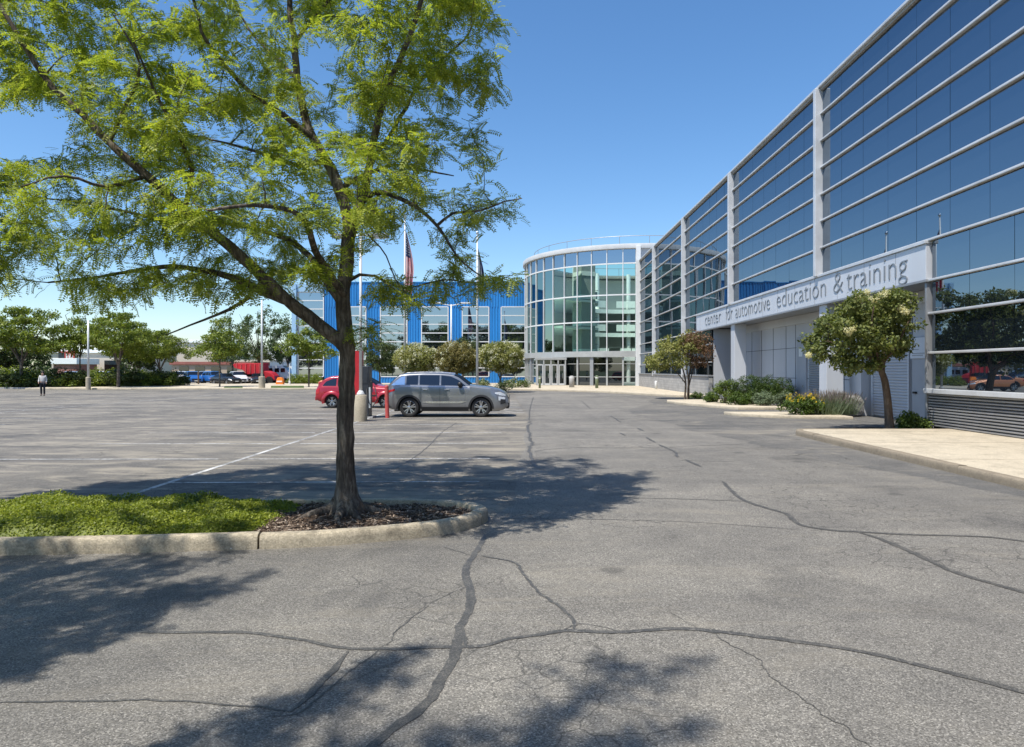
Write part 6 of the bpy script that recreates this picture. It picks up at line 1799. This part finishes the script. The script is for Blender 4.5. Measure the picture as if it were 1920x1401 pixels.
bollard('thick grey bollard in the middle before the rotunda doors', 1072, 69, .26, 1.15, M['conc_grey'])
bollard('slim pale green bollard, right one before the dark rotunda panes', 1119, 66, .15, 1.2, M['leaf_silver'])
bollard('short white bollard beside the grey block plinth', 1230, 62, .12, .75, M['frame_white'])

# ================================================================== FLAGPOLES
def flagpole(label, X, Y, top, stripes=True):
    t = thing('flagpole', label, 'flagpole', (X, Y, .0))
    MB().lathe([(.24, -.02), (.24, .45), (.16, .55), (.1, .6)], (X, Y, 0), 16).build('foot', M['conc_grey'], t)
    MB().tube([(X, Y, .5), (X, Y, top - .35)], [.115, .055], 10).build('pole', M['pole_white'], t, smooth=True)
    MB().lathe([(.01, 0), (.10, .06), (.13, .15), (.10, .24), (.01, .30)], (X, Y, top - .33), 12).build('finial', M['chrome'], t, smooth=True)
    return t
def limp_flag(label, X, Y, ztop, h, w, seed, us):
    r = random.Random(seed); t = thing('flag', label, 'flag', (X, Y, ztop), None)
    nu, nv = 26, 26
    def pt(u, v):
        # cloth hung from its hoist corner: gathers near the pole, flares a little downwards
        z = ztop - h * v - u * .35 * (1 - v * .3)
        spread = w * (.18 + .82 * min(1, v * 1.6)) * (1 - .35 * max(0, v - .8))
        x = X + .07 + u * spread * (.85 + .15 * sin(v * 5)); y = Y + .10 * sin(u * 15 + v * 3.2) * (.4 + v) + .05 * sin(u * 31 + v * 7)
        return (x, y, z)
    parts = {}
    for i in range(nu):
        for j in range(nv):
            u0, u1 = i / nu, (i + 1) / nu; v0, v1 = j / nv, (j + 1) / nv
            if us:
                k = 'canton' if (v0 < .42 and u0 < .72) else ('red_stripe' if (i // 2) % 2 == 0 else 'white_stripe')
            else: k = 'field' if u0 < .55 else 'fly'
            parts.setdefault(k, MB()).quad(pt(u0, v0), pt(u1, v0), pt(u1, v1), pt(u0, v1))
    mm = {'canton': M['flag_navy'], 'red_stripe': M['flag_red'], 'white_stripe': M['flag_white'], 'field': M['flag_grey'], 'fly': M['flag_navy']}
    for k, m_ in parts.items():
        bm_ = m_.build(k, mm[k], t, fixn=False); bm_.data.polygons.foreach_set('use_smooth', [True] * len(bm_.data.polygons))
    if us:   # stars on the canton
        m_ = MB()
        for i in range(5):
            for j in range(9):
                u = .05 + i * .14 + (j % 2) * .05; v = .03 + j * .043; p = pt(u, v); s_ = .035
                vs = [(p[0] + s_ * (1 if k % 2 == 0 else .45) * sin(k * pi / 5), p[1] - .03, p[2] + s_ * (1 if k % 2 == 0 else .45) * cos(k * pi / 5)) for k in range(10)]
                m_.add(vs, [tuple(range(10))])
        m_.build('stars', M['flag_white'], t, fixn=False)
    return t
f1 = flagpole('tall white flagpole carrying the striped flag, left of the blossom trees', -10.29, 59.2, 15.25)
limp_flag('limp red and white striped flag with starred blue corner on the left flagpole', -10.29, 59.2, 13.8, 5.2, .85, 1, True)
f2 = flagpole('white flagpole between the rounded trees nearest the rotunda', -3.87, 55.8, 13.1)
limp_flag('limp pale and navy flag on the right flagpole', -3.87, 55.8, 11.7, 3.6, .62, 2, False)

# ================================================================== PERSON WALKING
pr = thing('person', 'person in pale long sleeved shirt and dark trousers walking at far left', 'person', (at(80, 50.6), 50.6, 0))
def skin_mesh(name, verts, edges, rad, mat, parent, sub=2):
    me = bpy.data.meshes.new(name + '_cage'); me.from_pydata(verts, edges, [])
    o = bpy.data.objects.new(name, me); COL.objects.link(o)
    md = o.modifiers.new('skin', 'SKIN'); md.use_smooth_shade = True
    if not me.skin_vertices: me.skin_vertices.new()
    for i, r_ in enumerate(rad):
        sv = me.skin_vertices[0].data[i]; sv.radius = r_ if hasattr(r_, '__len__') else (r_, r_); sv.use_root = (i == 0)
    sb = o.modifiers.new('sub', 'SUBSURF'); sb.levels = sub; sb.render_levels = sub
    dg = bpy.context.evaluated_depsgraph_get(); m2 = bpy.data.meshes.new_from_object(o.evaluated_get(dg))
    bpy.data.objects.remove(o); bpy.data.meshes.remove(me)
    m2.name = name; m2.materials.clear(); m2.materials.append(mat)
    m2.polygons.foreach_set('use_smooth', [True] * len(m2.polygons))
    ob_ = bpy.data.objects.new(name, m2); COL.objects.link(ob_); ob_.parent = parent; return ob_
V_ = [(0,0,.95),(0,.0,1.15),(0,.01,1.36),(0,.0,1.50),(0,-.02,1.60),(0,-.03,1.70),
      (.17,0,1.42),(.22,.03,1.15),(.21,-.06,.92),(.21,-.09,.84),(-.17,0,1.42),(-.22,.0,1.15),(-.23,-.10,.95),(-.23,-.14,.87),
      (.09,0,.90),(.10,-.05,.50),(.10,.04,.09),(.10,-.08,.04),(-.09,0,.90),(-.10,.06,.50),(-.10,.16,.10),(-.10,.06,.04)]
E_ = [(0,1),(1,2),(2,3),(3,4),(4,5),(2,6),(6,7),(7,8),(8,9),(2,10),(10,11),(11,12),(12,13),(0,14),(14,15),(15,16),(16,17),(0,18),(18,19),(19,20),(20,21)]
Rr_ = [(.14,.10),(.135,.095),(.15,.10),(.055,.055),(.085,.10),(.075,.09),.055,.042,.032,.035,.055,.042,.032,.035,.085,.058,.040,(.04,.035),.085,.058,.040,(.04,.035)]
skin_mesh('body', V_, E_, Rr_, M['skin'], pr)
skin_mesh('shirt', [V_[0],V_[1],V_[2],(0,.0,1.46),V_[6],V_[7],(.215,-.05,.95),V_[10],V_[11],(-.23,-.085,.98)], [(0,1),(1,2),(2,3),(2,4),(4,5),(5,6),(2,7),(7,8),(8,9)], [(.165,.125),(.16,.12),(.17,.12),(.07,.07),.075,.06,.048,.075,.06,.048], M['shirt'], pr)
skin_mesh('trousers', [(0,0,.96),V_[14],V_[15],V_[16],V_[18],V_[19],V_[20]], [(0,1),(1,2),(2,3),(0,4),(4,5),(5,6)], [(.15,.115),.10,.075,.062,.10,.075,.062], M['trousers'], pr)
for q in (V_[17], V_[21]):
    o_ = MB().box(q[0] - .05, q[0] + .05, q[1] - .09, q[1] + .13, .0, .085).build('shoe', M['black'], None, bevel=.03); o_.parent = pr
o_ = MB().lathe([(.02, .13), (.075, .11), (.10, .05), (.102, -.02), (.085, -.07)], (0, .005, 1.68), 14, cap=True).build('hair', M['hair'], None, smooth=True); o_.parent = pr
pr.rotation_euler = (0, 0, .5)

# ================================================================== LIGHT, SKY, CAMERA
EL, AZ = radians(64), radians(222)
w = bpy.data.worlds.new('World'); SC.world = w; w.use_nodes = True
nt = w.node_tree; bgn = nt.nodes['Background']
sk = nt.nodes.new('ShaderNodeTexSky'); sk.sky_type = 'NISHITA'; sk.sun_disc = False
sk.sun_elevation = EL; sk.sun_rotation = AZ; sk.altitude = 200; sk.air_density = 1.0; sk.dust_density = 0.7; sk.ozone_density = 3.0
hs_ = nt.nodes.new('ShaderNodeHueSaturation'); hs_.inputs['Saturation'].default_value = 1.2; nt.links.new(sk.outputs[0], hs_.inputs['Color']); nt.links.new(hs_.outputs[0], bgn.inputs[0]); bgn.inputs[1].default_value = 0.145
sl = bpy.data.lights.new('sun', 'SUN'); sl.energy = 4.6; sl.angle = radians(.53); sl.color = (1.0, .955, .88)
so = bpy.data.objects.new('sun', sl); COL.objects.link(so)
dirv = Vector((sin(AZ) * cos(EL), cos(AZ) * cos(EL), sin(EL)))
so.rotation_euler = dirv.to_track_quat('Z', 'Y').to_euler(); so.location = dirv * 60
cd = bpy.data.cameras.new('camera'); cam = bpy.data.objects.new('camera', cd); COL.objects.link(cam)
cam.location = (0, 0, CAMH); cam.rotation_euler = (radians(90), 0, 0)
cd.sensor_width = 36; cd.lens = FX / 1920 * 36
cd.shift_x = -(VX - 960) / 1920; cd.shift_y = (VY - 700.5) / 1920
cd.clip_start = .05; cd.clip_end = 4000
SC.camera = cam
SC.view_settings.view_transform = 'Standard'; SC.view_settings.look = 'None'; SC.view_settings.exposure = 0.4; SC.view_settings.gamma = 1.0
SC.view_settings.use_curve_mapping = False
SC.render.engine = 'CYCLES'
cy = SC.cycles
cy.max_bounces = 7; cy.diffuse_bounces = 3; cy.glossy_bounces = 4; cy.transmission_bounces = 4; cy.transparent_max_bounces = 12
cy.caustics_reflective = False; cy.caustics_refractive = False
cy.use_denoising = True
